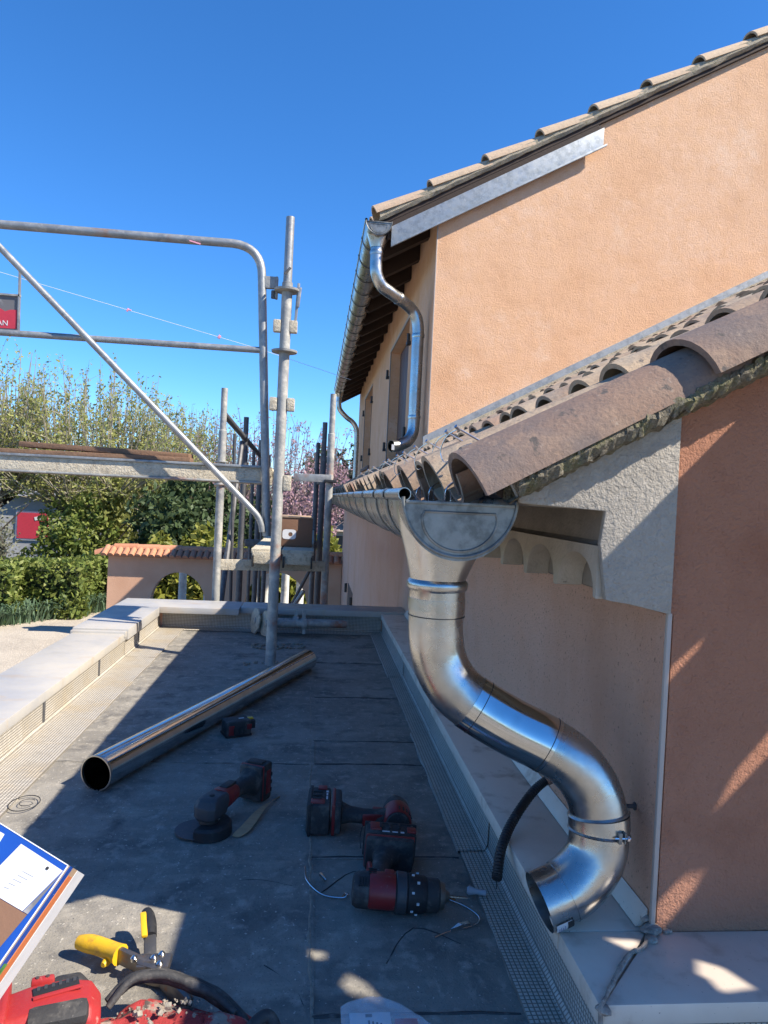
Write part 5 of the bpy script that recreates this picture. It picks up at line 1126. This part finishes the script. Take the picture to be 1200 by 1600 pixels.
bush('understorey_shrub', (-5.6, 20.6, GZ), 'yellow-green leafy shrub under the wide budding tree', 'shrub', (2.2, 1.4, 2.7), 3600, .09, LF_SPRING, 9, 'shrubs under the budding trees', lumps=9, density=.3)
bush('understorey_shrub', (-4.4, 21.0, GZ), 'leafy shrub beside the evergreen under the budding trees', 'shrub', (1.8, 1.4, 2.6), 2600, .09, LF_SPRING, 19, 'shrubs under the budding trees', lumps=9, density=.3)
bush('evergreen_shrub', (-3.15, 18.6, GZ), 'large dark evergreen shrub above the arched wall', 'shrub', (2.9, 2.0, 3.1), 8500, .11, LF_DARK, 10, lumps=12, density=.5)
bush('evergreen_shrub', (-1.3, 20.2, GZ), 'dark evergreen shrub behind the scaffold tower', 'shrub', (2.0, 1.8, 2.5), 4500, .11, LF_DARK, 20, lumps=9, density=.5)
for i, x in enumerate((-3.5, -2.75, -2.0, -1.2, -.4, .35)):
    bush('laurel_bush', (x, 16.9 + .2 * (i % 2), GZ), ['bright yellow-green bush above the left end of the tiled wall top', 'second bright yellow-green bush along the tiled wall top', 'third bright yellow-green bush along the tiled wall top', 'bright yellow-green bush behind the tower uprights', 'bright yellow-green bush left of the house', 'bright yellow-green bush next to the far house corner'][i], 'bush', (1.1, .9, 1.62 + .08 * math.sin(i * 1.7)), 1500, .11, LF_YEL, 90 + i, 'yellow-green bushes behind the arched wall', lumps=8, density=.5)
fan_tree('conifer', (1.15, 30, GZ), 'dark round-topped tree beyond the far gutter end', 'tree', 5.2, 3.2, 6, 18, 40, .12, LF_DARK, BARK, BARK, 12, .3)
# far houses
nh = empty('neighbour_house', (.3, 30, GZ), 'low neighbour house with grey-brown tiled roof right of the scaffold', 'house')
obj('wall', MB().box((-1.6, 29, GZ), (4, 33, -.55)), FARWALL, nh, False)
obj('roof', MB().prism([(28.6, -.6), (33.4, -.6), (31.0, .35)], 'X', -1.9, 4.3), FARROOF, nh, False)
obj('window', MB().box((.85, 28.97, -1.5), (1.25, 29.0, -.8)), GREYP, nh, False)
wb = empty('white_building', (-9.5, 27, GZ), 'pale building half hidden behind the trees at the left', 'building')
obj('wall', MB().box((-15, 26, GZ), (-4.6, 31, .30)), FARWALL, wb, False)
obj('roof', MB().prism([(25.7, .30), (31.3, .30), (28.5, .75)], 'X', -15.2, -4.4), M('slate_roof', (.20, .21, .23), .8), wb, False)
ps = empty('red_poster', (-9.6, 25.9, -1.4), 'red poster with white border on the pale building behind the trees', 'poster')
obj('border', MB().box((-10.35, 25.95, -1.25), (-9.2, 25.985, -.23)), WHITE, ps, False); obj('red_field', MB().box((-10.3, 25.93, -1.19), (-9.26, 25.945, -.29)), SIGNR, ps, False)
obj('white_mark', MB().obox((-9.55, 25.92, -.45), .34, .01, .12, Matrix.Rotation(-.25, 3, 'Y')), WHITE, ps, False)
# distant woods closing the view
rr = np.random.default_rng(77); nW = 26000
ang = rr.uniform(-.75, .32, nW); dist = rr.uniform(42, 60, nW); hgt = 3.0 + 1.2 * np.sin(ang * 23) + .8 * np.sin(ang * 51 + 1)
zz = GZ + rr.random(nW) ** .7 * (hgt + .6)
V, F = leaf_quads(np.stack([np.sin(ang) * dist, np.cos(ang) * dist, zz], 1), .42, rr)
wd = link('distant_woods', quick_mesh('distant_woods', V, F, LF_FAR)); tag(wd, 'dark mass of far woods closing the view behind the garden', 'woods', None, 'stuff')
